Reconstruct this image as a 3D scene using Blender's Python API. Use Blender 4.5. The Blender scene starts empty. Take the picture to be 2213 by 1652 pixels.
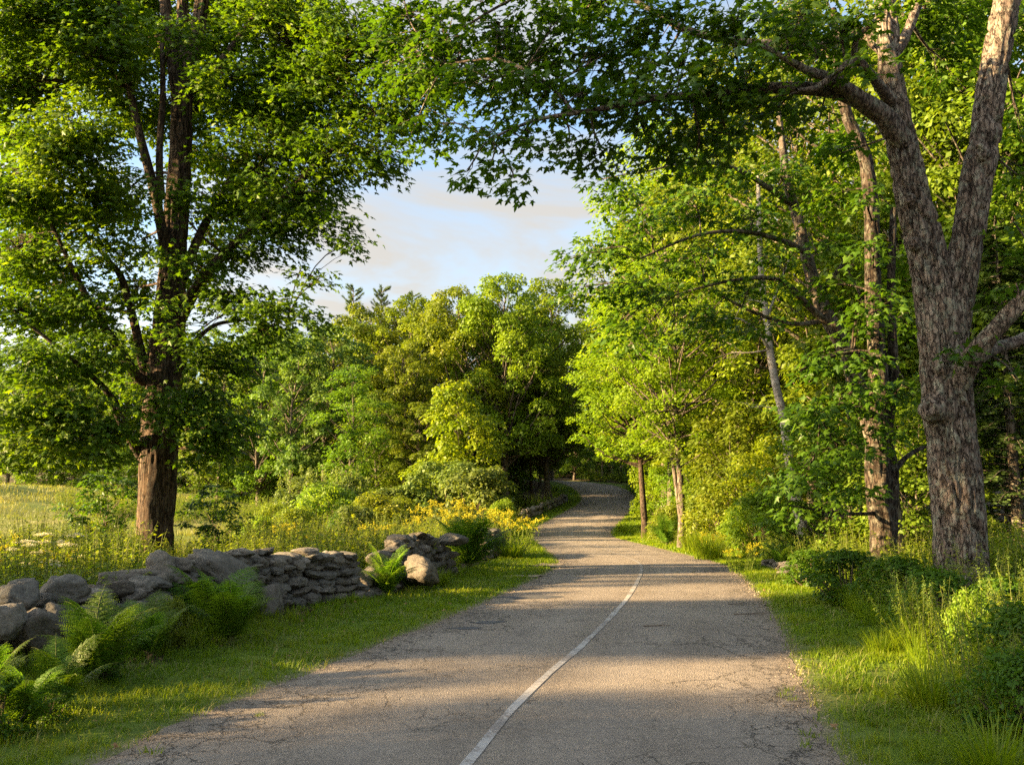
import bpy, math
import numpy as np
from mathutils import Vector, noise as mnoise

rng = np.random.default_rng(11)
SC = bpy.context.scene
COL = SC.collection

# ------------------------------------------------------------------ camera model (display pixels 2212 x 1652)
F = 1916.0; CX = 1106.0; CY = 826.0; CAMH = 1.8
PITCH = math.atan(274 / F)
CP, SP = math.cos(PITCH), math.sin(PITCH)

def at(px, py, Y):
    xc = (px - CX) / F; yc = (CY - py) / F
    dy = CP - SP * yc; dz = SP + CP * yc
    t = Y / dy
    return np.array([xc * t, Y, CAMH + dz * t])

def nrm(a):
    return a / np.maximum(np.linalg.norm(a, axis=-1, keepdims=True), 1e-9)

def sstep(x, a, b):
    t = np.clip((x - a) / (b - a), 0, 1)
    return t * t * (3 - 2 * t)

# ------------------------------------------------------------------ vectorised value noise
def _hash(ix, iy, iz, seed):
    h = (ix.astype(np.int64) * 374761393 + iy.astype(np.int64) * 668265263 + iz.astype(np.int64) * 2147483647 + seed * 974711) & 0xFFFFFFFF
    h = ((h ^ (h >> 13)) * 1274126177) & 0xFFFFFFFF
    h = h ^ (h >> 16)
    return (h & 0xFFFF) / 65535.0

def vnoise(p, seed=0):
    p = np.asarray(p, float)
    if p.shape[-1] == 2:
        p = np.concatenate([p, np.zeros(p.shape[:-1] + (1,))], -1)
    i = np.floor(p).astype(np.int64); f = p - i
    f = f * f * (3 - 2 * f)
    r = 0
    for dx in (0, 1):
        for dy in (0, 1):
            for dz in (0, 1):
                w = (f[..., 0] if dx else 1 - f[..., 0]) * (f[..., 1] if dy else 1 - f[..., 1]) * (f[..., 2] if dz else 1 - f[..., 2])
                r = r + w * _hash(i[..., 0] + dx, i[..., 1] + dy, i[..., 2] + dz, seed)
    return r

def fbm(p, seed=0, o=4):
    p = np.asarray(p, float); r = 0; a = .5; s = 0
    for k in range(o):
        r = r + a * vnoise(p, seed + k * 17); s += a; a *= .5; p = p * 2.03
    return r / s

# ------------------------------------------------------------------ mesh accumulator
class Geo:
    def __init__(s):
        s.V = []; s.F3 = []; s.F4 = []; s.T = []; s.n = 0
    def add(s, V, Fc, tint=.5):
        V = np.asarray(V, float).reshape(-1, 3); Fc = np.asarray(Fc, np.int64)
        s.V.append(V)
        (s.F3 if Fc.shape[1] == 3 else s.F4).append(Fc + s.n)
        t = np.asarray(tint, float)
        s.T.append(np.full(len(V), float(t)) if t.ndim == 0 else t.reshape(-1))
        s.n += len(V)
        return s
    def arrays(s):
        V = np.concatenate(s.V) if s.V else np.zeros((0, 3))
        F3 = np.concatenate(s.F3) if s.F3 else np.zeros((0, 3), np.int64)
        F4 = np.concatenate(s.F4) if s.F4 else np.zeros((0, 4), np.int64)
        T = np.concatenate(s.T) if s.T else np.zeros(0)
        return V, F3, F4, T
    def add_geo(s, g, M=None, loc=(0, 0, 0), rz=0., sc=1., dt=0.):
        V, F3, F4, T = g.arrays() if isinstance(g, Geo) else g
        c, q = math.cos(rz), math.sin(rz)
        scv = np.broadcast_to(np.asarray(sc, float), (3,))
        W = V * scv
        W = np.stack([W[:, 0] * c - W[:, 1] * q, W[:, 0] * q + W[:, 1] * c, W[:, 2]], 1) + np.asarray(loc)
        s.V.append(W); s.T.append(np.clip(T + dt, 0, 1))
        if len(F3): s.F3.append(F3 + s.n)
        if len(F4): s.F4.append(F4 + s.n)
        s.n += len(W)
    def mesh(s, name, mat, smooth=False):
        V, F3, F4, T = s.arrays()
        return make_mesh(name, V, F3, F4, mat, smooth, {'tint': T})

def make_mesh(name, V, F3, F4, mat, smooth=False, attrs=None):
    me = bpy.data.meshes.new(name)
    me.vertices.add(len(V)); me.vertices.foreach_set('co', V.astype(np.float32).ravel())
    nl = len(F3) * 3 + len(F4) * 4
    me.loops.add(nl)
    me.loops.foreach_set('vertex_index', np.concatenate([F3.ravel(), F4.ravel()]).astype(np.int32))
    me.polygons.add(len(F3) + len(F4))
    st = np.concatenate([np.arange(len(F3)) * 3, len(F3) * 3 + np.arange(len(F4)) * 4]).astype(np.int32)
    me.polygons.foreach_set('loop_start', st)
    if smooth:
        me.polygons.foreach_set('use_smooth', np.ones(len(F3) + len(F4), bool))
    for k, a in (attrs or {}).items():
        at_ = me.attributes.new(k, 'FLOAT', 'POINT')
        at_.data.foreach_set('value', np.asarray(a, np.float32))
    me.update(calc_edges=True)
    if mat: me.materials.append(mat)
    return me

def link(name, me, parent=None, loc=None):
    o = bpy.data.objects.new(name, me); COL.objects.link(o)
    if parent: o.parent = parent
    if loc is not None: o.location = [float(v) for v in loc]
    return o

def tag(o, label=None, cat=None, group=None, kind=None):
    if label: o['label'] = label
    if cat: o['category'] = cat
    if group: o['group'] = group
    if kind: o['kind'] = kind
    return o

def thing(name, label, cat, loc=(0, 0, 0), rz=0., group=None):
    o = bpy.data.objects.new(name, None); COL.objects.link(o)
    o.location = [float(v) for v in loc]; o.rotation_euler = (0, 0, rz); o.empty_display_size = .2
    return tag(o, label, cat, group)

def copy_tree(o, parent=None):
    c = o.copy(); COL.objects.link(c)
    if parent: c.parent = parent
    for ch in list(o.children): copy_tree(ch, c)
    return c

# ------------------------------------------------------------------ node helpers
def nt_new(name):
    m = bpy.data.materials.new(name); m.use_nodes = True
    nt = m.node_tree; nt.nodes.clear()
    return m, nt

def N(nt, typ, **kw):
    n = nt.nodes.new(typ)
    for k, v in kw.items():
        if k.startswith('i_'):
            n.inputs[k[2:].replace('_', ' ')].default_value = v
        elif isinstance(k, str): setattr(n, k, v)
    return n

def L(nt, a, b): nt.links.new(a, b)

def ramp(nt, fac, stops):
    n = nt.nodes.new('ShaderNodeValToRGB')
    el = n.color_ramp.elements
    while len(el) < len(stops): el.new(.5)
    for e, (p, c) in zip(el, stops):
        e.position = p; e.color = tuple(c) + (1,) if len(c) == 3 else c
    L(nt, fac, n.inputs[0])
    return n.outputs[0]

def mixc(nt, fac, a, b, mode='MIX'):
    n = nt.nodes.new('ShaderNodeMix'); n.data_type = 'RGBA'; n.blend_type = mode
    for s, v in ((n.inputs[0], fac), (n.inputs[6], a), (n.inputs[7], b)):
        if hasattr(v, 'is_output'): L(nt, v, s)
        else: s.default_value = v if not isinstance(v, tuple) or len(v) == 4 else v + (1,)
    return n.outputs[2]

def math_(nt, op, a, b=None, clamp=False):
    n = nt.nodes.new('ShaderNodeMath'); n.operation = op; n.use_clamp = clamp
    for s, v in ((n.inputs[0], a), (n.inputs[1], b)):
        if v is None: continue
        if hasattr(v, 'is_output'): L(nt, v, s)
        else: s.default_value = v
    return n.outputs[0]

def noise_n(nt, vec, scale, detail=4, rough=.55, dist=0.):
    n = nt.nodes.new('ShaderNodeTexNoise')
    n.inputs['Scale'].default_value = scale; n.inputs['Detail'].default_value = detail
    n.inputs['Roughness'].default_value = rough; n.inputs['Distortion'].default_value = dist
    if vec is not None: L(nt, vec, n.inputs['Vector'])
    return n

def principled(nt, color, rough=.8, spec=.3, normal=None):
    b = nt.nodes.new('ShaderNodeBsdfPrincipled')
    if hasattr(color, 'is_output'): L(nt, color, b.inputs['Base Color'])
    else: b.inputs['Base Color'].default_value = tuple(color) + (1,)
    if hasattr(rough, 'is_output'): L(nt, rough, b.inputs['Roughness'])
    else: b.inputs['Roughness'].default_value = rough
    b.inputs['Specular IOR Level'].default_value = spec
    if normal: L(nt, normal, b.inputs['Normal'])
    return b.outputs[0]

def out(nt, sh):
    o = nt.nodes.new('ShaderNodeOutputMaterial'); L(nt, sh, o.inputs['Surface'])

def bump(nt, h, strength=.5, dist=.02):
    b = nt.nodes.new('ShaderNodeBump'); b.inputs['Strength'].default_value = strength; b.inputs['Distance'].default_value = dist
    L(nt, h, b.inputs['Height']); return b.outputs[0]

def leaf_mat(name, dark, mid, light, trans=.38, rough=.5, spec=.25, hue=.0, tboost=1.5):
    m, nt = nt_new(name)
    a = N(nt, 'ShaderNodeAttribute', attribute_name='tint')
    c = ramp(nt, a.outputs['Fac'], [(0., dark), (.5, mid), (1., light)])
    oi = N(nt, 'ShaderNodeObjectInfo')
    hs = N(nt, 'ShaderNodeHueSaturation')
    L(nt, math_(nt, 'ADD', math_(nt, 'MULTIPLY', oi.outputs['Random'], hue), .5 - hue / 2), hs.inputs['Hue'])
    L(nt, math_(nt, 'ADD', math_(nt, 'MULTIPLY', oi.outputs['Random'], .25), .875), hs.inputs['Value'])
    L(nt, c, hs.inputs['Color']); c = hs.outputs[0]
    p = principled(nt, c, rough, spec)
    t = N(nt, 'ShaderNodeBsdfTranslucent')
    L(nt, mixc(nt, 1.0, c, (tboost, tboost * .97, tboost * .42, 1), 'MULTIPLY'), t.inputs['Color'])
    mx = N(nt, 'ShaderNodeMixShader'); mx.inputs[0].default_value = trans
    L(nt, p, mx.inputs[1]); L(nt, t.outputs[0], mx.inputs[2])
    out(nt, mx.outputs[0]); return m

def bark_mat(name, dark, mid, light, lichen=(.30, .33, .26), lich=.25, zs=.22, scale=9., bstr=.7, fstr=.85):
    m, nt = nt_new(name)
    tc = N(nt, 'ShaderNodeTexCoord')
    mp = N(nt, 'ShaderNodeMapping'); mp.inputs['Scale'].default_value = (1, 1, zs)
    L(nt, tc.outputs['Object'], mp.inputs['Vector'])
    n1 = noise_n(nt, mp.outputs[0], scale, 7, .65, .6)
    n2 = noise_n(nt, mp.outputs[0], scale * 3.2, 5, .7, .3)
    n3 = noise_n(nt, tc.outputs['Object'], 1.7, 4, .6)
    n4 = noise_n(nt, tc.outputs['Object'], 7., 5, .7)
    h = math_(nt, 'ADD', math_(nt, 'MULTIPLY', n1.outputs[0], .65), math_(nt, 'MULTIPLY', n2.outputs[0], .35))
    c = ramp(nt, h, [(.38, dark), (.50, mid), (.62, light)])
    vo = N(nt, 'ShaderNodeTexVoronoi', feature='DISTANCE_TO_EDGE'); vo.inputs['Scale'].default_value = scale * 1.5
    va = N(nt, 'ShaderNodeVectorMath', operation='ADD'); L(nt, mp.outputs[0], va.inputs[0])
    vs_ = N(nt, 'ShaderNodeVectorMath', operation='SCALE'); vs_.inputs['Scale'].default_value = .09; L(nt, n2.outputs['Color'], vs_.inputs[0]); L(nt, vs_.outputs[0], va.inputs[1])
    L(nt, va.outputs[0], vo.inputs['Vector'])
    fur = ramp(nt, math_(nt, 'ADD', vo.outputs['Distance'], math_(nt, 'MULTIPLY', math_(nt, 'SUBTRACT', n4.outputs[0], .5), .12)), [(.0, (0, 0, 0)), (.085, (1, 1, 1))])
    c = mixc(nt, math_(nt, 'MULTIPLY', math_(nt, 'SUBTRACT', 1., fur), fstr), c, tuple(x * .55 for x in dark) + (1,))
    h = math_(nt, 'ADD', h, math_(nt, 'MULTIPLY', fur, .45))
    c = mixc(nt, math_(nt, 'MULTIPLY', ramp(nt, n4.outputs[0], [(.5, (0, 0, 0)), (.62, (1, 1, 1))]), lich), c, lichen)
    c = mixc(nt, .5, c, ramp(nt, n3.outputs[0], [(.3, (.6, .6, .6)), (.7, (1.25, 1.2, 1.15))]), 'MULTIPLY')
    out(nt, principled(nt, c, .9, .15, bump(nt, h, bstr, .05))); return m

def stone_mat(name):
    m, nt = nt_new(name)
    tc = N(nt, 'ShaderNodeTexCoord'); oi = N(nt, 'ShaderNodeObjectInfo')
    va = N(nt, 'ShaderNodeVectorMath', operation='ADD')
    L(nt, tc.outputs['Object'], va.inputs[0])
    cx = N(nt, 'ShaderNodeCombineXYZ'); r7 = math_(nt, 'MULTIPLY', oi.outputs['Random'], 37.)
    L(nt, r7, cx.inputs[0]); L(nt, r7, cx.inputs[1]); L(nt, cx.outputs[0], va.inputs[1])
    n1 = noise_n(nt, va.outputs[0], 3.2, 6, .62); n2 = noise_n(nt, va.outputs[0], 17., 7, .78)
    n3 = noise_n(nt, va.outputs[0], 6., 4, .7, 1.2)
    base = ramp(nt, oi.outputs['Random'], [(0, (.085, .075, .060)), (.35, (.140, .125, .102)), (.7, (.112, .108, .094)), (1, (.20, .18, .148))])
    c = mixc(nt, .75, base, ramp(nt, n1.outputs[0], [(.3, (.55, .53, .5)), (.68, (1.35, 1.3, 1.25))]), 'MULTIPLY')
    c = mixc(nt, .6, c, ramp(nt, n2.outputs[0], [(.34, (.35, .35, .35)), (.5, (1, 1, 1)), (.66, (1.6, 1.57, 1.5))]), 'MULTIPLY')
    c = mixc(nt, math_(nt, 'MULTIPLY', ramp(nt, n3.outputs[0], [(.56, (0, 0, 0)), (.66, (1, 1, 1))]), .35), c, (.30, .33, .24, 1))
    hh = math_(nt, 'ADD', math_(nt, 'MULTIPLY', n1.outputs[0], .7), math_(nt, 'MULTIPLY', n2.outputs[0], .3))
    out(nt, principled(nt, c, .88, .2, bump(nt, hh, .8, .06))); return m

def flat_mat(name, c1, c2, scale=20., rough=.8, trans=0.):
    m, nt = nt_new(name)
    tc = N(nt, 'ShaderNodeTexCoord')
    n1 = noise_n(nt, tc.outputs['Object'], scale, 4, .6)
    c = ramp(nt, n1.outputs[0], [(.35, c1), (.65, c2)])
    sh = principled(nt, c, rough, .2)
    if trans:
        t = N(nt, 'ShaderNodeBsdfTranslucent'); L(nt, c, t.inputs['Color'])
        mx = N(nt, 'ShaderNodeMixShader'); mx.inputs[0].default_value = trans
        L(nt, sh, mx.inputs[1]); L(nt, t.outputs[0], mx.inputs[2]); sh = mx.outputs[0]
    out(nt, sh); return m

# colours: (dark, mid, light) of the leaf itself
M_MAPLE = leaf_mat('maple_leaves', (.036, .082, .004), (.064, .126, .005), (.130, .190, .008), .46, .5)
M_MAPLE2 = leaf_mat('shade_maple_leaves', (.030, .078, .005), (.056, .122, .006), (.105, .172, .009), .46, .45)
M_OAK = leaf_mat('oak_leaves', (.076, .120, .005), (.124, .180, .006), (.182, .226, .010), .42, .55, hue=.03)
M_WOOD = leaf_mat('wood_leaves', (.056, .105, .007), (.098, .158, .008), (.150, .200, .012), .42, .55, hue=.04)
M_COOL = leaf_mat('cool_leaves', (.050, .100, .018), (.082, .142, .022), (.122, .174, .028), .40, .6, hue=.02)
M_BRIGHT = leaf_mat('bright_leaves', (.088, .146, .005), (.145, .204, .006), (.205, .243, .010), .48, .5, hue=.045)
M_BUSH = leaf_mat('bush_leaves', (.065, .110, .018), (.105, .155, .025), (.165, .210, .045), .40, .55, hue=.02)
M_WEED = leaf_mat('weed_leaves', (.082, .146, .007), (.138, .196, .010), (.210, .240, .016), .48, .5, hue=.04)
M_FERN = leaf_mat('fern_leaves', (.055, .125, .008), (.088, .165, .010), (.145, .205, .014), .48, .5, hue=.03)
M_GRASS = leaf_mat('grass_blades', (.082, .148, .004), (.138, .208, .006), (.220, .245, .016), .48, .5)
M_HAY = leaf_mat('meadow_grass', (.10, .14, .025), (.17, .19, .045), (.26, .24, .085), .35, .6)
M_PINE = leaf_mat('pine_needles', (.040, .075, .020), (.062, .105, .026), (.090, .130, .032), .25, .6)
M_YELLOW = leaf_mat('goldenrod_flowers', (.20, .24, .012), (.42, .38, .015), (.55, .50, .03), .35, .6, tboost=1.)
M_CREAM = leaf_mat('umbel_flowers', (.55, .50, .30), (.72, .68, .48), (.82, .80, .66), .30, .7, tboost=1.)
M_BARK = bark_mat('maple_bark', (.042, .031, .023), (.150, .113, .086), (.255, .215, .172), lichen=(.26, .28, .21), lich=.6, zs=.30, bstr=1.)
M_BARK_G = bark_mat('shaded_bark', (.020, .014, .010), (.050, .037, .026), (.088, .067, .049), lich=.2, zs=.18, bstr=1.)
M_BARK_D = bark_mat('brown_bark', (.022, .015, .010), (.075, .050, .032), (.14, .10, .065), lich=.10, zs=.10, scale=10, bstr=1.)
M_BARK_F = bark_mat('wood_bark', (.045, .034, .025), (.105, .082, .060), (.18, .148, .115), lich=.3, scale=5, bstr=1.)
M_BIRCH = bark_mat('birch_bark', (.10, .085, .07), (.34, .30, .25), (.46, .42, .37), lich=.15, zs=2.2, scale=4., bstr=.3, fstr=0.)
M_STEM = flat_mat('green_stems', (.07, .10, .02), (.14, .15, .04), 30)
M_TWIG = flat_mat('brown_twigs', (.07, .05, .035), (.17, .13, .09), 40, .9)
M_STONE = stone_mat('field_stone')
M_DRYLEAF = flat_mat('dry_leaves', (.16, .085, .035), (.34, .20, .09), 15, .8, .2)

# ------------------------------------------------------------------ road centre line and terrain
_CTRL = np.array([(-14.0, -70), (-3.2, -14), (-1.45, 0), (-.37, 6.25), (-.03, 8.19), (.36, 9.94), (.95, 12.2), (1.82, 16.0), (2.68, 20.2),
                  (3.90, 27.2), (4.32, 31.6), (4.16, 44.2), (3.98, 58), (4.6, 68), (5.9, 76), (8.0, 86), (10.3, 97), (11.4, 106), (11.6, 113),
                  (10.2, 120), (6.5, 125), (0, 129), (-9, 132), (-30, 138), (-80, 150)], float)
def catmull(P, step=.35):
    o = []
    for i in range(len(P) - 1):
        p0 = P[max(i - 1, 0)]; p1 = P[i]; p2 = P[i + 1]; p3 = P[min(i + 2, len(P) - 1)]
        d = np.linalg.norm(p2 - p1); n = max(2, int(d / step))
        t = np.linspace(0, 1, n, endpoint=False)[:, None]
        m1 = (p2 - p0) / 2 * min(1, 2 * d / max(np.linalg.norm(p2 - p0), 1e-6)); m2 = (p3 - p1) / 2 * min(1, 2 * d / max(np.linalg.norm(p3 - p1), 1e-6))
        o.append((2 * t**3 - 3 * t**2 + 1) * p1 + (t**3 - 2 * t**2 + t) * m1 + (-2 * t**3 + 3 * t**2) * p2 + (t**3 - t**2) * m2)
    o.append(P[-1:])
    return np.concatenate(o)
RC = catmull(_CTRL)
for _ in range(6):
    RC[1:-1] = (RC[:-2] + 2 * RC[1:-1] + RC[2:]) / 4
RS = np.concatenate([[0], np.cumsum(np.linalg.norm(np.diff(RC, axis=0), axis=1))])
RT = nrm(np.gradient(RC, axis=0))
RN = np.stack([RT[:, 1], -RT[:, 0]], 1)            # to the right of travel
_i62 = np.argmin(abs(RC[:, 1] - 60))
_zk_y = [60, 66, 70.5, 78, 86, 96, 105, 112, 118, 124, 129, 134]
_zk_z = [0, .12, .38, .85, 1.5, 2.3, 3.0, 3.85, 4.8, 5.7, 6.2, 6.5]
RZ = np.where(RC[:, 1] < 60, 0, np.interp(RC[:, 1], _zk_y, _zk_z))
HW = 2.68
WF = 1 + .15 * sstep(RC[:, 1], 58, 76) + .10 * sstep(RC[:, 1], 100, 118)      # the road widens round the far bend

def road_frame(x, y):
    x = np.atleast_1d(np.asarray(x, float)).ravel(); y = np.atleast_1d(np.asarray(y, float)).ravel()
    d = np.empty(len(x)); z = np.empty(len(x)); s = np.empty(len(x))
    for k in range(0, len(x), 20000):
        xs, ys = x[k:k + 20000], y[k:k + 20000]
        dd = (xs[:, None] - RC[None, :, 0])**2 + (ys[:, None] - RC[None, :, 1])**2
        i = dd.argmin(1)
        vx = xs - RC[i, 0]; vy = ys - RC[i, 1]
        lat = vx * RN[i, 0] + vy * RN[i, 1]
        far = np.sqrt(dd[np.arange(len(xs)), i])
        d[k:k + 20000] = np.where(abs(lat) > .7 * far, lat, np.sign(lat + 1e-9) * far) / WF[i]
        z[k:k + 20000] = RZ[i]; s[k:k + 20000] = RS[i]
    return d, z, s

def terrain(x, y, detail=True):
    x = np.atleast_1d(np.asarray(x, float)).ravel(); y = np.atleast_1d(np.asarray(y, float)).ravel()
    d, zr, s = road_frame(x, y)
    r = np.maximum(d - HW, 0); l = np.maximum(-d - HW, 0)
    zR = zr + .36 * sstep(r, 1.2, 5) + .035 * np.maximum(r - 4, 0) * (1 - sstep(r, 30, 60)) + sstep(r, 30, 60) * 1.4
    xl = np.minimum(np.maximum(-x - 10, 0), 24)
    zf = sstep(y, 25, 62) * (1.0 * sstep(-x, 0, 12) + .0042 * xl**2) + .5 * zr * (1 - sstep(-x, 6, 26))
    w = sstep(l, 5, 18)
    zL = (zr + .10 * sstep(l, 1.5, 4)) * (1 - w) + w * np.maximum(zf, .1)
    z = np.where(d > 0, zR, zL) + .07 * np.clip(y - 142, 0, 160)
    if detail:
        a = sstep(abs(d), HW + .3, HW + 3)
        p = np.stack([x, y], 1)
        z = z + a * ((fbm(p * .35, 5, 3) - .5) * .35 + (fbm(p * 1.7, 9, 2) - .5) * .10) * np.clip(1 - (abs(d) - 60) / 60, .2, 1)
    return z

def tz(x, y): return float(terrain([x], [y])[0])

def build_ground():
    xs = np.concatenate([np.arange(-620, -70, 20), np.arange(-70, -14, 1.), np.arange(-14, 15, .25), np.arange(15, 60, 1.), np.arange(60, 640, 20)])
    ys = np.concatenate([np.arange(-120, -6, 6), np.arange(-6, 34, .3), np.arange(34, 145, .8), np.arange(145, 900, 25)])
    X, Y = np.meshgrid(xs, ys); x = X.ravel(); y = Y.ravel()
    z = terrain(x, y)
    d, zr, s = road_frame(x, y)
    inn = abs(d) < HW + .05
    z = np.where(inn, zr - np.where(y > 33, .10, .035) * sstep(HW + .05 - abs(d), -.01, .5), z)
    n, m = len(ys), len(xs)
    idx = np.arange(n * m).reshape(n, m)
    Q = np.stack([idx[:-1, :-1], idx[:-1, 1:], idx[1:, 1:], idx[1:, :-1]], -1).reshape(-1, 4)
    meadow = sstep(-d - HW, 8, 16) * sstep(y, 28, 40)
    verge = 1 - sstep(abs(d) + (fbm(np.stack([x, y], 1) * .8, 3) - .5) * 1.2, HW + 1.6, HW + 2.6)
    edge = 1 - sstep(abs(d), HW - .1, HW + .28)
    m_, nt = nt_new('earth_and_turf')
    tc = N(nt, 'ShaderNodeTexCoord')
    n1 = noise_n(nt, tc.outputs['Object'], 1.2, 6, .6); n2 = noise_n(nt, tc.outputs['Object'], 14., 5, .7); n3 = noise_n(nt, tc.outputs['Object'], .22, 4, .6)
    soil = ramp(nt, n2.outputs[0], [(.3, (.035, .026, .016)), (.55, (.075, .055, .032)), (.75, (.13, .10, .06))])
    turf = ramp(nt, n1.outputs[0], [(.3, (.065, .105, .014)), (.6, (.10, .145, .018)), (.8, (.15, .15, .04))])
    hay = ramp(nt, n3.outputs[0], [(.3, (.12, .165, .03)), (.55, (.185, .19, .055)), (.75, (.25, .22, .085))])
    hay = mixc(nt, .6, hay, ramp(nt, n2.outputs[0], [(.3, (.6, .6, .5)), (.7, (1.3, 1.25, 1.1))]), 'MULTIPLY')
    av = N(nt, 'ShaderNodeAttribute', attribute_name='verge'); am = N(nt, 'ShaderNodeAttribute', attribute_name='meadow'); ae = N(nt, 'ShaderNodeAttribute', attribute_name='edge')
    c = mixc(nt, av.outputs['Fac'], soil, turf)
    c = mixc(nt, am.outputs['Fac'], c, hay)
    sand = ramp(nt, n2.outputs[0], [(.3, (.10, .078, .05)), (.7, (.30, .24, .17))])
    c = mixc(nt, math_(nt, 'MULTIPLY', ae.outputs['Fac'], ramp(nt, n1.outputs[0], [(.35, (.25, .25, .25)), (.6, (1, 1, 1))])), c, sand)
    out(nt, principled(nt, c, .95, .1, bump(nt, n2.outputs[0], .6, .05)))
    me = make_mesh('ground', np.stack([x, y, z], 1), np.zeros((0, 3), int), Q, m_, True, {'meadow': meadow, 'verge': verge, 'edge': edge})
    tag(link('ground', me), kind='structure')

def strip(a, b, s0, s1, step, dz, jitter=0., seed=0, cols=2):
    """sheet along the road between lateral offsets a and b"""
    S = np.arange(s0, s1, step)
    cx = np.interp(S, RS, RC[:, 0]); cy = np.interp(S, RS, RC[:, 1]); cz = np.interp(S, RS, RZ)
    wf = np.interp(S, RS, WF); nx = np.interp(S, RS, RN[:, 0]) * wf; ny = np.interp(S, RS, RN[:, 1]) * wf
    la = np.linspace(a, b, cols)
    V = []; lat = []
    for k, o in enumerate(la):
        jj = 0
        if jitter and k in (0, cols - 1):
            pp = np.stack([S * 1.3, np.full_like(S, k * 9.)], 1)
            jj = ((fbm(pp, seed, 4) - .5) * 2 + (fbm(pp * 5, seed + 3, 2) - .5) * .7) * jitter
        V.append(np.stack([cx + nx * (o + jj), cy + ny * (o + jj), cz + dz], 1)); lat.append(np.full(len(S), o))
    V = np.stack(V, 1).reshape(-1, 3); lat = np.stack(lat, 1).ravel()
    n = len(S); idx = np.arange(n * cols).reshape(n, cols)
    Q = np.stack([idx[:-1, :-1], idx[:-1, 1:], idx[1:, 1:], idx[1:, :-1]], -1).reshape(-1, 4)
    return V, Q, lat, np.repeat(S, cols)

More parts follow.
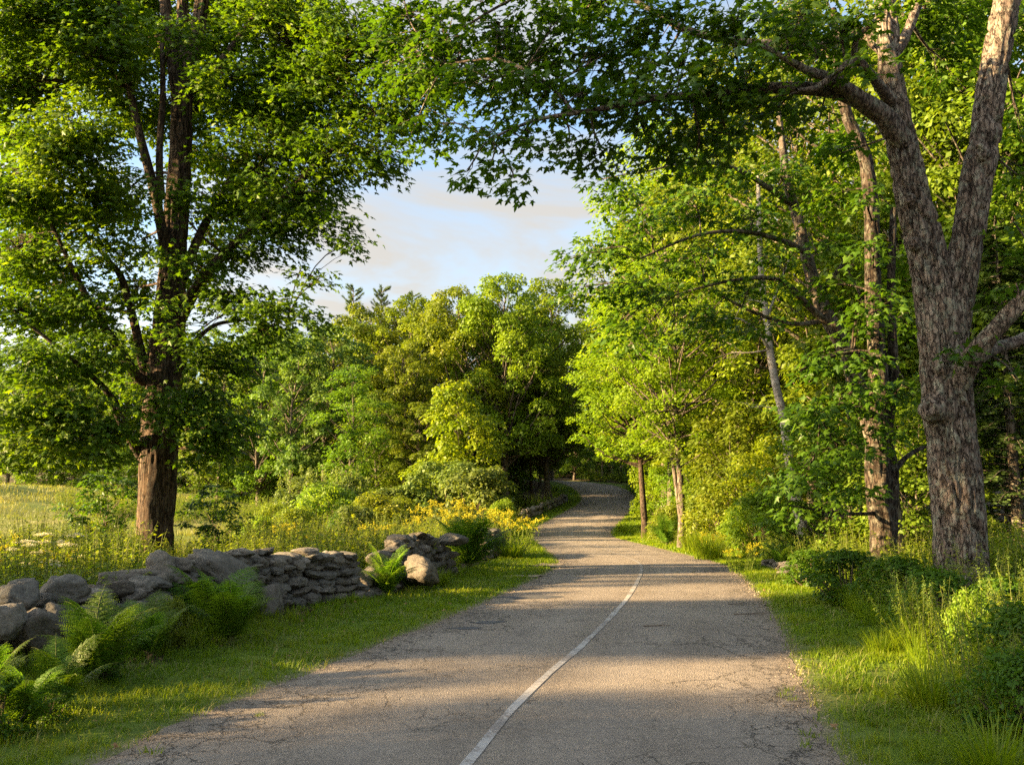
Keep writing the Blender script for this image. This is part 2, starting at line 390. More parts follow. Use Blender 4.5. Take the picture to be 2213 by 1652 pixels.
def build_road():
    V, Q, lat, S = strip(-HW, HW, 0, RS[-1], .18, 0., .10, 4, 13)
    V[:, 2] += .02 * (1 - (lat / HW)**2) + (fbm(V[:, :2] * .5, 21, 3) - .5) * .02
    m_, nt = nt_new('worn_asphalt')
    tc = N(nt, 'ShaderNodeTexCoord'); O = tc.outputs['Object']
    al = N(nt, 'ShaderNodeAttribute', attribute_name='lat'); lat_ = al.outputs['Fac']
    ab = math_(nt, 'ABSOLUTE', lat_)
    fine = noise_n(nt, O, 95., 3, .75); mid = noise_n(nt, O, 9., 6, .7); big = noise_n(nt, O, .55, 5, .6)
    vor = N(nt, 'ShaderNodeTexVoronoi'); vor.inputs['Scale'].default_value = 70.; L(nt, O, vor.inputs['Vector'])
    c = ramp(nt, big.outputs[0], [(.3, (.165, .142, .117)), (.5, (.208, .180, .148)), (.7, (.254, .221, .181))])
    c = mixc(nt, .55, c, ramp(nt, mid.outputs[0], [(.3, (.65, .65, .65)), (.7, (1.3, 1.29, 1.27))]), 'MULTIPLY')
    c = mixc(nt, .8, c, ramp(nt, fine.outputs[0], [(.34, (.35, .34, .33)), (.5, (.95, .94, .93)), (.64, (1.75, 1.7, 1.62))]), 'MULTIPLY')
    c = mixc(nt, .5, c, ramp(nt, vor.outputs['Color'], [(.1, (.65, .64, .62)), (.9, (1.35, 1.33, 1.3))]), 'MULTIPLY')
    trk = ramp(nt, ab, [(.08, (0, 0, 0)), (.30, (1, 1, 1)), (.52, (0, 0, 0)), (.70, (.7, .7, .7)), (.86, (0, 0, 0))])
    c = mixc(nt, math_(nt, 'MULTIPLY', trk, .14), c, (.33, .30, .265, 1))
    mp2 = N(nt, 'ShaderNodeMapping'); mp2.inputs['Scale'].default_value = (1.6, .55, 1); L(nt, O, mp2.inputs['Vector'])
    st = noise_n(nt, mp2.outputs[0], 1.1, 6, .68, .8)
    c = mixc(nt, math_(nt, 'MULTIPLY', ramp(nt, st.outputs[0], [(.54, (0, 0, 0)), (.70, (1, 1, 1))]), .45), c, (.115, .10, .088, 1))
    # cracks
    wv = N(nt, 'ShaderNodeVectorMath', operation='ADD'); wn = noise_n(nt, O, 2.2, 5, .65)
    ws = N(nt, 'ShaderNodeVectorMath', operation='SCALE'); ws.inputs['Scale'].default_value = .55
    L(nt, wn.outputs['Color'], ws.inputs[0]); L(nt, O, wv.inputs[0]); L(nt, ws.outputs[0], wv.inputs[1])
    def cracks(scale, w, sy):
        mp = N(nt, 'ShaderNodeMapping'); mp.inputs['Scale'].default_value = (1, sy, 1); L(nt, wv.outputs[0], mp.inputs['Vector'])
        v = N(nt, 'ShaderNodeTexVoronoi', feature='DISTANCE_TO_EDGE'); v.inputs['Scale'].default_value = scale; L(nt, mp.outputs[0], v.inputs['Vector'])
        return ramp(nt, v.outputs['Distance'], [(0, (1, 1, 1)), (w, (0, 0, 0))])
    k1 = cracks(1.5, .012, .6); k2 = cracks(4.2, .03, .8); k3 = cracks(.6, .006, .5)
    msk = noise_n(nt, O, .45, 4, .6)
    edge_m = ramp(nt, ab, [(.35, (0, 0, 0)), (.85, (1, 1, 1))])
    m1 = ramp(nt, math_(nt, 'ADD', math_(nt, 'MULTIPLY', edge_m, .22), msk.outputs[0]), [(.50, (0, 0, 0)), (.62, (1, 1, 1))])
    m2 = ramp(nt, math_(nt, 'ADD', math_(nt, 'MULTIPLY', edge_m, .28), msk.outputs[0]), [(.64, (0, 0, 0)), (.76, (1, 1, 1))])
    ck = math_(nt, 'MAXIMUM', math_(nt, 'MAXIMUM', math_(nt, 'MULTIPLY', k1, m1), math_(nt, 'MULTIPLY', k2, m2)), math_(nt, 'MULTIPLY', math_(nt, 'MULTIPLY', k3, .7), m1))
    c = mixc(nt, math_(nt, 'MULTIPLY', ck, .9), c, (.028, .024, .02, 1))
    dirt = ramp(nt, math_(nt, 'ADD', ab, math_(nt, 'MULTIPLY', math_(nt, 'SUBTRACT', mid.outputs[0], .5), .25)), [(.9, (0, 0, 0)), (1., (1, 1, 1))])
    c = mixc(nt, math_(nt, 'MULTIPLY', dirt, .6), c, (.20, .155, .105, 1))
    h = math_(nt, 'SUBTRACT', math_(nt, 'ADD', math_(nt, 'MULTIPLY', fine.outputs[0], .5), math_(nt, 'MULTIPLY', vor.outputs['Distance'], .5)), math_(nt, 'MULTIPLY', ck, 1.2))
    out(nt, principled(nt, c, .88, .25, bump(nt, h, .9, .02)))
    link('road', make_mesh('road', V, np.zeros((0, 3), int), Q, m_, True, {'lat': lat / HW}))['kind'] = 'structure'
    global ROADZ
    ROADZ = lambda x, y: road_frame(x, y)[1]
    # worn white centre line
    s0 = np.interp(3., RC[:, 1], RS); s1 = np.interp(118, RC[:300 if False else len(RC), 1], RS)
    Vl, Ql, _, Sl = strip(-.045, .045, s0, s1, .18, 0., .012, 8, 3)
    d, _, _ = road_frame(Vl[:, 0], Vl[:, 1])
    Vl[:, 2] += .02 + (fbm(Vl[:, :2] * .5, 21, 3) - .5) * .02 + .005
    m2_, nt = nt_new('worn_line_paint')
    tc = N(nt, 'ShaderNodeTexCoord'); O = tc.outputs['Object']
    a = noise_n(nt, O, 22., 8, .82); b = noise_n(nt, O, 1.1, 5, .6)
    f = ramp(nt, math_(nt, 'ADD', math_(nt, 'MULTIPLY', a.outputs[0], .75), math_(nt, 'MULTIPLY', b.outputs[0], .5)), [(.57, (0, 0, 0)), (.64, (1, 1, 1))])
    aw = N(nt, 'ShaderNodeAttribute', attribute_name='wear')
    f = math_(nt, 'MULTIPLY', f, aw.outputs['Fac'])
    c = mixc(nt, f, (.19, .168, .147, 1), (.345, .33, .305, 1))
    out(nt, principled(nt, c, .8, .25))
    yy = Vl[:, 1]
    wear = 1 - .68 * sstep(yy, 17, 30) + .5 * sstep(yy, 80, 95)
    link('center_line', make_mesh('center_line', Vl, np.zeros((0, 3), int), Ql, m2_, True, {'wear': wear}))['kind'] = 'structure'
    # tar patches
    mt = flat_mat('tar_patch_asphalt', (.045, .045, .048), (.10, .098, .095), 30, .8)
    for k, (px, py, Y, lx, ly) in enumerate([(1150, 1283, 18.8, .62, .55), (1055, 1338, 14.6, .30, .16), (1325, 1118, 80., .55, 1.6), (1318, 1133, 71, .7, 1.2), (1008, 1352, 13.9, .25, .12)]):
        p = at(px, py, Y)
        a = np.linspace(0, 2 * np.pi, 40, endpoint=False)
        rr = 1 + (fbm(np.stack([np.cos(a) * 1.6 + k * 7, np.sin(a) * 1.6], 1), 2) - .5) * 1.6
        x = p[0] + lx * rr * np.cos(a); y = Y + ly * rr * np.sin(a)
        z0 = np.concatenate([road_frame(x, y)[1], road_frame([p[0]], [Y])[1]])
        X = np.append(x, p[0]); Yy = np.append(y, Y)
        dd, _, _ = road_frame(X, Yy)
        Z = z0 + .02 * (1 - (dd / HW)**2) + (fbm(np.stack([X, Yy], 1) * .5, 21, 3) - .5) * .02 + .004
        Fc = np.stack([np.arange(40), (np.arange(40) + 1) % 40, np.full(40, 40)], 1)
        link('tar_patch', make_mesh('tar_patch', np.stack([X, Yy, Z], 1), Fc, np.zeros((0, 4), int), mt, True))['kind'] = 'structure'

# ------------------------------------------------------------------ leaves and tubes
def _fan(outline, c, zdroop):
    v = []; f = []
    for sgn in (1, -1):
        b = len(v); v.append((0, c, 0))
        for (x, y) in outline: v.append((sgn * x, y, -zdroop * x - .12 * y * y))
        for i in range(len(outline) - 1):
            f.append((b, b + 1 + i, b + 2 + i) if sgn > 0 else (b, b + 2 + i, b + 1 + i))
    return np.array(v, float), np.array(f)
LEAF_MAPLE = _fan([(0, 0), (.30, -.06), (.21, .13), (.53, .42), (.19, .45), (.17, .70), (0, 1.02)], .28, .35)
LEAF_OVAL = (np.array([(0, 0, 0), (.24, .38, -.06), (.16, .74, -.10), (0, 1, -.12), (-.16, .74, -.10), (-.24, .38, -.06), (0, .5, 0)], float),
             np.array([(6, 0, 1), (6, 1, 2), (6, 2, 3), (6, 3, 4), (6, 4, 5), (6, 5, 0)]))
LEAF_DIA = (np.array([(0, 0, 0), (.34, .45, -.10), (0, 1, -.06), (-.34, .45, -.10)], float), np.array([(0, 1, 2), (0, 2, 3)]))
LEAF_TRI = (np.array([(-.4, .05, 0), (.42, .2, -.05), (.05, 1, 0), (-.35, .62, -.08)], float), np.array([(0, 1, 2), (0, 2, 3)]))
LEAF_LONG = (np.array([(0, 0, 0), (.11, .4, -.02), (0, 1, -.15), (-.11, .4, -.02)], float), np.array([(0, 1, 2), (0, 2, 3)]))
NEEDLE = (np.array([(-.04, 0, 0), (.04, 0, 0), (0, 1, -.05)], float), np.array([(0, 1, 2)]))

def scatter(g, tmpl, P, nor, tip, size, tint):
    tv, tf = tmpl
    n = len(P)
    if n == 0: return
    nor = nrm(nor); Y = nrm(tip - nor * (tip * nor).sum(1, keepdims=True)); X = np.cross(Y, nor)
    size = np.broadcast_to(size, (n,))[:, None, None]
    V = P[:, None, :] + size * (tv[None, :, 0:1] * X[:, None] + tv[None, :, 1:2] * Y[:, None] + tv[None, :, 2:3] * nor[:, None])
    Fc = (tf[None] + (np.arange(n) * len(tv))[:, None, None]).reshape(-1, 3)
    g.add(V.reshape(-1, 3), Fc, np.repeat(np.clip(np.broadcast_to(tint, (n,)), 0, 1), len(tv)))

def tube(g, pts, rad, k=6, tint=.5, cap=True):
    pts = np.asarray(pts, float); n = len(pts); rad = np.broadcast_to(np.asarray(rad, float), (n,))
    T = nrm(np.gradient(pts, axis=0))
    a = np.array([1., 0, 0]) if abs(T[0, 0]) < .8 else np.array([0, 1., 0])
    u = np.cross(T[0], a); u /= np.linalg.norm(u)
    U = np.empty((n, 3))
    for i in range(n):
        u = u - T[i] * (u @ T[i]); u /= max(np.linalg.norm(u), 1e-9); U[i] = u
    W = np.cross(T, U)
    an = np.linspace(0, 2 * np.pi, k, endpoint=False)
    V = pts[:, None] + rad[:, None, None] * (np.cos(an)[None, :, None] * U[:, None] + np.sin(an)[None, :, None] * W[:, None])
    idx = np.arange(n * k).reshape(n, k); nx = np.roll(idx, -1, 1)
    Q = np.stack([idx[:-1], nx[:-1], nx[1:], idx[1:]], -1).reshape(-1, 4)
    V = V.reshape(-1, 3)
    if cap and rad[-1] > .03:
        V = np.concatenate([V, pts[-1:]]); g.add(V, Q, tint)
        b = g.n - len(V)
        g.F3.append(np.stack([idx[-1], nx[-1], np.full(k, n * k)], 1) + b)
    else:
        g.add(V, Q, tint)

def smooth_path(P, n):
    P = np.asarray(P, float)
    if P.ndim == 1: P = P[:, None]
    d = np.concatenate([[0], np.cumsum(np.linalg.norm(np.diff(P[:, :3], axis=0), axis=1))]); d /= d[-1]
    # dense catmull then resample
    o = []
    for i in range(len(P) - 1):
        p0 = P[max(i - 1, 0)]; p1 = P[i]; p2 = P[i + 1]; p3 = P[min(i + 2, len(P) - 1)]
        t = np.linspace(0, 1, 24, endpoint=False)[:, None]
        o.append(.5 * ((2 * p1) + (-p0 + p2) * t + (2 * p0 - 5 * p1 + 4 * p2 - p3) * t**2 + (-p0 + 3 * p1 - 3 * p2 + p3) * t**3))
    o.append(P[-1:]); o = np.concatenate(o)
    dd = np.concatenate([[0], np.cumsum(np.linalg.norm(np.diff(o[:, :3], axis=0), axis=1))])
    s = np.linspace(0, dd[-1], n)
    return np.stack([np.interp(s, dd, o[:, k]) for k in range(o.shape[1])], 1)

def bark_tube(g, path, k, step, ridge, seed, flare=0., zf=.22, freq=7., burls=()):
    """thick limb with real bark relief; path rows: x y z r"""
    path = np.asarray(path, float)
    Ln = np.linalg.norm(np.diff(path[:, :3], axis=0), axis=1).sum()
    n = max(6, int(Ln / step))
    S = smooth_path(path, n); pts = S[:, :3]; rad = S[:, 3].copy()
    gg = Geo(); tube(gg, pts, 1., k, cap=False)
    V = gg.arrays()[0].reshape(n, k, 3)
    dirs = V - pts[:, None]
    an = np.linspace(0, 2 * np.pi, k, endpoint=False)
    ss = np.linspace(0, Ln, n)
    A, Z = np.meshgrid(an, ss)
    R0 = rad[:, None]
    q = np.stack([np.cos(A) * R0 * freq, np.sin(A) * R0 * freq, Z * freq * zf + seed * 3.1], -1)
    q = q + (fbm(q * .8, seed + 50, 2)[..., None] - .5) * 1.2
    fq = 2 * fbm(q, seed, 2) - 1; rg = .35 + (fbm(q * 2.3, seed + 31, 2) - .5) * .9 - 1.7 * np.exp(-(fq / .13)**2)
    lump = fbm(np.stack([np.cos(A) * 1.1, np.sin(A) * 1.1, Z * .8 + seed], -1), seed + 9, 3) - .5
    Rr = R0 * (1 + lump * .22) + np.clip(rg, -1.5, 1) * ridge * np.clip(R0 / .3, .25, 1)
    if flare:
        Rr = Rr * (1 + flare * np.exp(-Z / .28) * (1 + .5 * np.sin(A * 4 + seed) + .25 * np.sin(A * 7)))
    V = pts[:, None] + dirs * Rr[..., None]
    for (c, rr, amp) in burls:
        dd = np.linalg.norm(V - np.asarray(c), axis=-1)
        V = V + dirs * (amp * (np.exp(-(dd / rr)**2) - 1.5 * np.exp(-(dd / (rr * .35))**2)))[..., None]
    idx = np.arange(n * k).reshape(n, k); nx = np.roll(idx, -1, 1)
    Q = np.stack([idx[:-1], nx[:-1], nx[1:], idx[1:]], -1).reshape(-1, 4)
    g.add(V.reshape(-1, 3), Q)
    return S

def rdir(n, r=None):
    return nrm((r or rng).normal(size=(n, 3)))

def spray(g, c, outd, rad, n, leaf, tmpl, tint, thick=.22, droop=.35, tj=.14, r=None):
    """flattish layered spray of leaves, tips pointing outward and down"""
    r = r or rng
    a = r.uniform(0, 2 * np.pi, n); q = np.sqrt(r.uniform(0, 1, n)) * rad
    P = np.stack([np.cos(a) * q, np.sin(a) * q, r.normal(0, thick * rad, n) - .30 * q**2 / max(rad, .01)], 1) + c
    h = np.stack([np.cos(a), np.sin(a), np.zeros(n)], 1)
    tip = h * .8 + np.asarray(outd) * .7 + r.normal(0, .35, (n, 3)); tip[:, 2] -= droop
    nor = np.array([0, 0, 1.]) + h * .30 + np.asarray(outd) * .25 + r.normal(0, .42, (n, 3))
    scatter(g, tmpl, P, nor, tip, leaf * r.uniform(.65, 1.2, n), tint + r.normal(0, tj, n))

def cluster(g, c, rad, n, leaf, tmpl, tint, squash=.75, r=None, tj=.13, up=.6, shell=.5):
    r = r or rng
    u = rdir(n, r); u[:, 2] = np.where(u[:, 2] < -.35, -u[:, 2], u[:, 2])
    # lobed surface so the outline stays uneven
    lob = .75 + .5 * vnoise(u * 1.9 + c, 3)
    P = c + u * (rad * lob * (shell + (1 - shell) * r.uniform(0, 1, n)**.6))[:, None] * np.array([1, 1, squash])
    nor = u * .7 + np.array([0, 0, up]) + r.normal(0, .45, (n, 3))
    tip = u * np.array([1, 1, .2]) + r.normal(0, .5, (n, 3)); tip[:, 2] -= .35
    scatter(g, tmpl, P, nor, tip, leaf * r.uniform(.65, 1.25, n), tint + r.normal(0, tj, n))

# ------------------------------------------------------------------ generic trees
def gen_tree(seed, h, tr, cr, base=.25, prof='round', ncl=60, per=180, leaf=.3, clr=1.1, tmpl=LEAF_TRI, lean=0., squash=.75, layered=False, fork=0, shellb=.55):
    r = np.random.default_rng(seed)
    tg = Geo(); cg = Geo()
    az = r.uniform(0, 6.28)
    zt = np.linspace(0, .9 * h, 12)
    wob = np.stack([np.interp(zt, np.linspace(0, h, 6), r.normal(0, .018 * h, 6) * np.array([0, .5, 1, 1, 1, 1])) for _ in range(2)], 1)
    wob[:, 0] += lean * zt
    tp = np.concatenate([wob, zt[:, None]], 1)
    trd = tr * (1 - .82 * zt / (.9 * h)) ; trd[0] *= 1.35
    tube(tg, tp, trd, 10)
    if fork:
        f0 = tp[1]; az2 = r.uniform(0, 6.28)
        pts = np.stack([tp[1] + np.array([math.cos(az2) * t * .16 * h * .5, math.sin(az2) * t * .16 * h * .5, t * .6 * h]) for t in np.linspace(0, 1, 7)])
        tube(tg, pts, tr * .62 * (1 - .7 * np.linspace(0, 1, 7)), 8)
    def rprof(t):   # t in 0..1 within crown
        if prof == 'round': return np.sqrt(np.clip(1 - (2 * t - .85)**2 / 1.35, .02, 1))
        if prof == 'cone': return .12 + .88 * (1 - t)**.8
        if prof == 'column': return .55 + .45 * np.sin(np.pi * np.clip(t, 0, 1))
        if prof == 'dome': return np.sqrt(np.clip(1 - t**2.2, .03, 1))
        return 1 - .3 * t
    z0 = base * h
    for i in range(ncl):
        t = (i + r.uniform()) / ncl
        z = z0 + t * (h - z0) * .96
        R = cr * rprof(t)
        q = shellb + (1 - shellb) * math.sqrt(r.uniform()) if r.uniform() < .8 else r.uniform(0, shellb)
        a = i * 2.399963 + r.normal(0, .5)
        R *= r.uniform(.78, 1.12)
        ax = np.array([np.interp(z, zt, tp[:, 0]), np.interp(z, zt, tp[:, 1])])
        c = np.array([ax[0] + math.cos(a) * R * q, ax[1] + math.sin(a) * R * q, z])
        rad = clr * r.uniform(.7, 1.35) * (.75 if t > .85 else 1)
        tint = .5 + r.normal(0, .13)
        outd = np.array([math.cos(a), math.sin(a), .1])
        if layered:
            for k in range(3):
                spray(cg, c + r.normal(0, .35 * rad, 3) * np.array([1, 1, .7]), outd, rad * .85, per // 3, leaf, tmpl, tint, .16, .35, r=r)
        else:
            cluster(cg, c, rad, int(per * (rad / clr)**2), leaf, tmpl, tint, squash, r)
        d = math.hypot(c[0] - ax[0], c[1] - ax[1])
        za = max(z - d * r.uniform(.5, 1.0) - .3, base * h * r.uniform(.75, 1.5))
        b = np.array([np.interp(za, zt, tp[:, 0]), np.interp(za, zt, tp[:, 1]), za])
        mid = (b + c) / 2 + np.array([0, 0, -.06 * d]) + r.normal(0, .06 * d + .02, 3)
        rb = min(np.interp(za, zt, trd) * .55, .02 + .016 * d * (h / 16))
        tube(tg, smooth_path([b, mid, c], 5), np.linspace(rb, rb * .3, 5), 4)
    return tg, cg

def gen_pine(seed, h, cr):
    r = np.random.default_rng(seed); tg = Geo(); cg = Geo()
    tube(tg, [(0, 0, z) for z in np.linspace(0, h, 8)], np.linspace(.3, .02, 8), 8)
    for z in np.linspace(.35 * h, .985 * h, 26):
        for k in range(5):
            a = r.uniform(0, 6.28); l = cr * (.22 + .78 * (1 - z / h)) * r.uniform(.5, 1.35)
            e = np.array([math.cos(a) * l, math.sin(a) * l, z + l * r.uniform(.5, 1.1)])
            tube(tg, [(0, 0, z), (0, 0, z) + (e - (0, 0, z)) * .6 - (0, 0, .06), e], [.04, .028, .01], 4)
            for q in (.35, .5, .65, .8, .92, 1.02):
                c = np.array([0, 0, z]) + (e - np.array([0, 0, z])) * q
                n = 22; u = rdir(n, r) + (e - np.array([0, 0, z])) / l * 1.2
                scatter(cg, (NEEDLE[0] * np.array([2.2, 1, 1]), NEEDLE[1]), c + rdir(n, r) * .06, rdir(n, r), u, .30 * r.uniform(.5, 1.2, n), .5 + r.normal(0, .15, n))
    return tg, cg

def gen_hemlock(seed, h, cr):
    r = np.random.default_rng(seed); tg = Geo(); cg = Geo()
    tube(tg, [(0, 0, z) for z in np.linspace(0, h, 10)], np.linspace(.25, .02, 10), 8)
    for z in np.linspace(.06 * h, .98 * h, 46):
        for k in range(4):
            a = r.uniform(0, 6.28); l = cr * (1.03 - z / h)**.7 * r.uniform(.6, 1.1) + .2
            e = np.array([math.cos(a) * l, math.sin(a) * l, z - .18 * l])
            m = np.array([math.cos(a) * l * .5, math.sin(a) * l * .5, z + .03 * l])
            P = smooth_path([(0, 0, z), m, e], 7)
            tube(tg, P, np.linspace(.035, .008, 7), 4)
            t = r.uniform(.2, 1, 110); c = np.stack([np.interp(t, np.linspace(0, 1, 7), P[:, q]) for q in range(3)], 1)
            side = np.array([-math.sin(a), math.cos(a), 0]); o = r.normal(0, .22, 110) * (1.1 - t * .6) * l * .5
            c = c + side * o[:, None] + np.array([0, 0, -1]) * (abs(o) * .25)[:, None]
            tip = np.array([math.cos(a), math.sin(a), -.25]) + side * np.sign(o)[:, None] * .9
            scatter(cg, LEAF_DIA, c, np.array([0, 0, 1.]) + r.normal(0, .25, (110, 3)), tip + r.normal(0, .2, (110, 3)), .17 * r.uniform(.7, 1.3, 110), .45 + r.normal(0, .15, 110))
    return tg, cg

def gen_bush(seed, h, cr, ncl=26, per=150, leaf=.13, tmpl=LEAF_DIA, clr=.55, spiky=0):
    r = np.random.default_rng(seed); tg = Geo(); cg = Geo()
    for i in range(ncl):
        a = i * 2.4 + r.normal(0, .4); t = r.uniform(.12, 1)
        q = math.sqrt(max(1 - (t * .98)**2.4, .02)) * r.uniform(.45, 1.0)
        c = np.array([math.cos(a) * cr * q, math.sin(a) * cr * q, t * h * .9])
        cluster(cg, c, clr * r.uniform(.7, 1.3), per, leaf, tmpl, .5 + r.normal(0, .13), .8, r)
        tube(tg, smooth_path([(c[0] * .12, c[1] * .12, 0), c * np.array([.6, .6, .45]), c], 5), np.linspace(.03, .008, 5), 4)
    for i in range(spiky):
        a = r.uniform(0, 6.28); q = math.sqrt(r.uniform()) * .8
        b = np.array([math.cos(a) * cr * q, math.sin(a) * cr * q, h * .9 * math.sqrt(1 - q * q * .8)])
        e = b + np.array([math.cos(a) * .25, math.sin(a) * .25, r.uniform(.4, .9)])
        tube(tg, [b * np.array([.5, .5, .5]), b, e], [.015, .01, .004], 3)
        n = 60; t = r.uniform(-.2, 1, n); P = b + (e - b) * t[:, None] + r.normal(0, .07, (n, 3))
        u = rdir(n, r); u[:, 2] = abs(u[:, 2])
        scatter(cg, tmpl, P, rdir(n, r) + (0, 0, .6), u, leaf * r.uniform(.6, 1.1, n), .62 + r.normal(0, .13, n))
    return tg, cg

def ico(sub):
    import bmesh
    bm = bmesh.new(); bmesh.ops.create_icosphere(bm, subdivisions=sub, radius=1)
    V = np.array([v.co[:] for v in bm.verts]); Fc = np.array([[v.index for v in f.verts] for f in bm.faces]); bm.free()
    return V, Fc
_ICO = ico(4)

# ------------------------------------------------------------------ hero trees traced as limbs in depth
def pth(rows):
    """rows of (px, py, Y, radius) -> x y z r"""
    return np.array([list(at(px, py, Y)) + [r] for px, py, Y, r in rows])

def hero_tree(name, label, base, trunks, limbs, pads, leafmat, barkmat, leaf=.16, tmpl=LEAF_MAPLE, dens=1.0, group=None, seed=1, k=40, step=.05, ridge=.03, crownname='crown', burls=(), knots=(), flare=.3, spr=.62, nleaf=24, zf=.22):
    r = np.random.default_rng(seed)
    B = np.asarray(base, float)
    root = thing(name, label, 'tree', B, 0, group)
    skel = []
    tg = Geo()
    for i, t in enumerate(trunks):
        S = bark_tube(tg, t, k if i == 0 else int(k * .8), step, ridge, seed + i, flare if i == 0 else 0, zf, burls=burls)
        skel.append(S)
    V, F3, F4, T = tg.arrays(); V = V - B
    link('trunk', make_mesh('trunk', V, F3, F4, barkmat, True), root)
    for i, t in enumerate(limbs):
        lg = Geo()
        S = bark_tube(lg, t, 14, max(step, .09), ridge * .5, seed + 20 + i, 0, zf)
        skel.append(S)
        V, F3, F4, T = lg.arrays()
        link('limb', make_mesh('limb', V - B, F3, F4, barkmat, True), root)
    for q, (pp, kr) in enumerate(knots):       # woody knots with a healed hole
        U, Fk = _ICO; f_ = nrm(np.array([-.55, -.83, .05]))
        kd = 1 + (fbm(U * 1.7 + q * 5, 70 + q, 3) - .5) * .6 + (fbm(U * 6 + q, 75, 2) - .5) * .16
        dd = np.linalg.norm(U - f_, axis=1)
        kd = kd + .20 * np.exp(-((dd - .42) / .16)**2) - .42 * np.exp(-(dd / .24)**2)
        Vk = U * kd[:, None] * np.array([1, 1, 1.15]) * kr + at(*pp) - B
        link('knot', make_mesh('knot', Vk, Fk, np.zeros((0, 4), int), barkmat, True), root)
    SK = np.concatenate(skel)
    cg = Geo(); wg = Geo()
    axis = trunks[0][:, :3]
    for (px, py, rx, ry, Y, dn, tn) in pads:
        c = at(px, py, Y); sx = rx * Y / F; sz = ry * Y / F; sy = max(.8, min(2.2, (sx + sz) * .6))
        dist = np.linalg.norm(SK[:, :3] - c - np.array([0, 0, -.3]), axis=1) + np.maximum(SK[:, 2] - c[2], 0) * .6
        j = dist.argmin(); b = SK[j, :3]
        L_ = np.linalg.norm(c - b)
        rb = min(SK[j, 3] * .6, .018 + .012 * L_)
        midp = (b + c) / 2 + np.array([0, 0, .06 * L_]) + r.normal(0, .06 * L_ + .01, 3)
        BR = smooth_path([b, midp, c], 8)
        tube(wg, BR, np.linspace(rb, .014, 8), 5)
        vol = sx * sz * sy
        ns = max(3, int(dn * dens * (sx * sz * 5.2) * (.7 + .3 * sy)))
        for q in range(ns):
            u = rdir(1, r)[0] * r.uniform()**(1 / 2.4)
            u[2] = round(u[2] * 3 + r.normal(0, .18)) / 3 if sz > .6 else u[2]
            p = c + u * np.array([sx, sy, sz])
            ax = np.array([np.interp(p[2], axis[:, 2], axis[:, 0]), np.interp(p[2], axis[:, 2], axis[:, 1])])
            o = np.array([p[0] - ax[0], p[1] - ax[1], 0]); o /= max(np.linalg.norm(o), .3)
            o = o * .8 + u * .5
            i0 = BR[r.integers(3, 8)]
            tube(wg, [i0, (i0 + p) / 2 + (0, 0, .05), p + o * .2], [.010, .008, .003], 3)
            spray(cg, p, o, spr * r.uniform(.7, 1.2), nleaf, leaf, tmpl, .45 + tn + r.normal(0, .10), r=r)
    V, F3, F4, T = cg.arrays()
    Vw, W3, W4, Tw = wg.arrays()
    me = make_mesh(crownname, np.concatenate([V, Vw]) - B, F3, np.concatenate([F4, W4 + len(V)]), leafmat, False, {'tint': np.concatenate([T, Tw])})
    me.materials.append(barkmat)                      # the twigs carry the leaves: one crown
    me.polygons.foreach_set('material_index', np.concatenate([np.zeros(len(F3)), np.ones(len(F4) + len(W4))]).astype(np.int32))
    link(crownname, me, root)
    return root

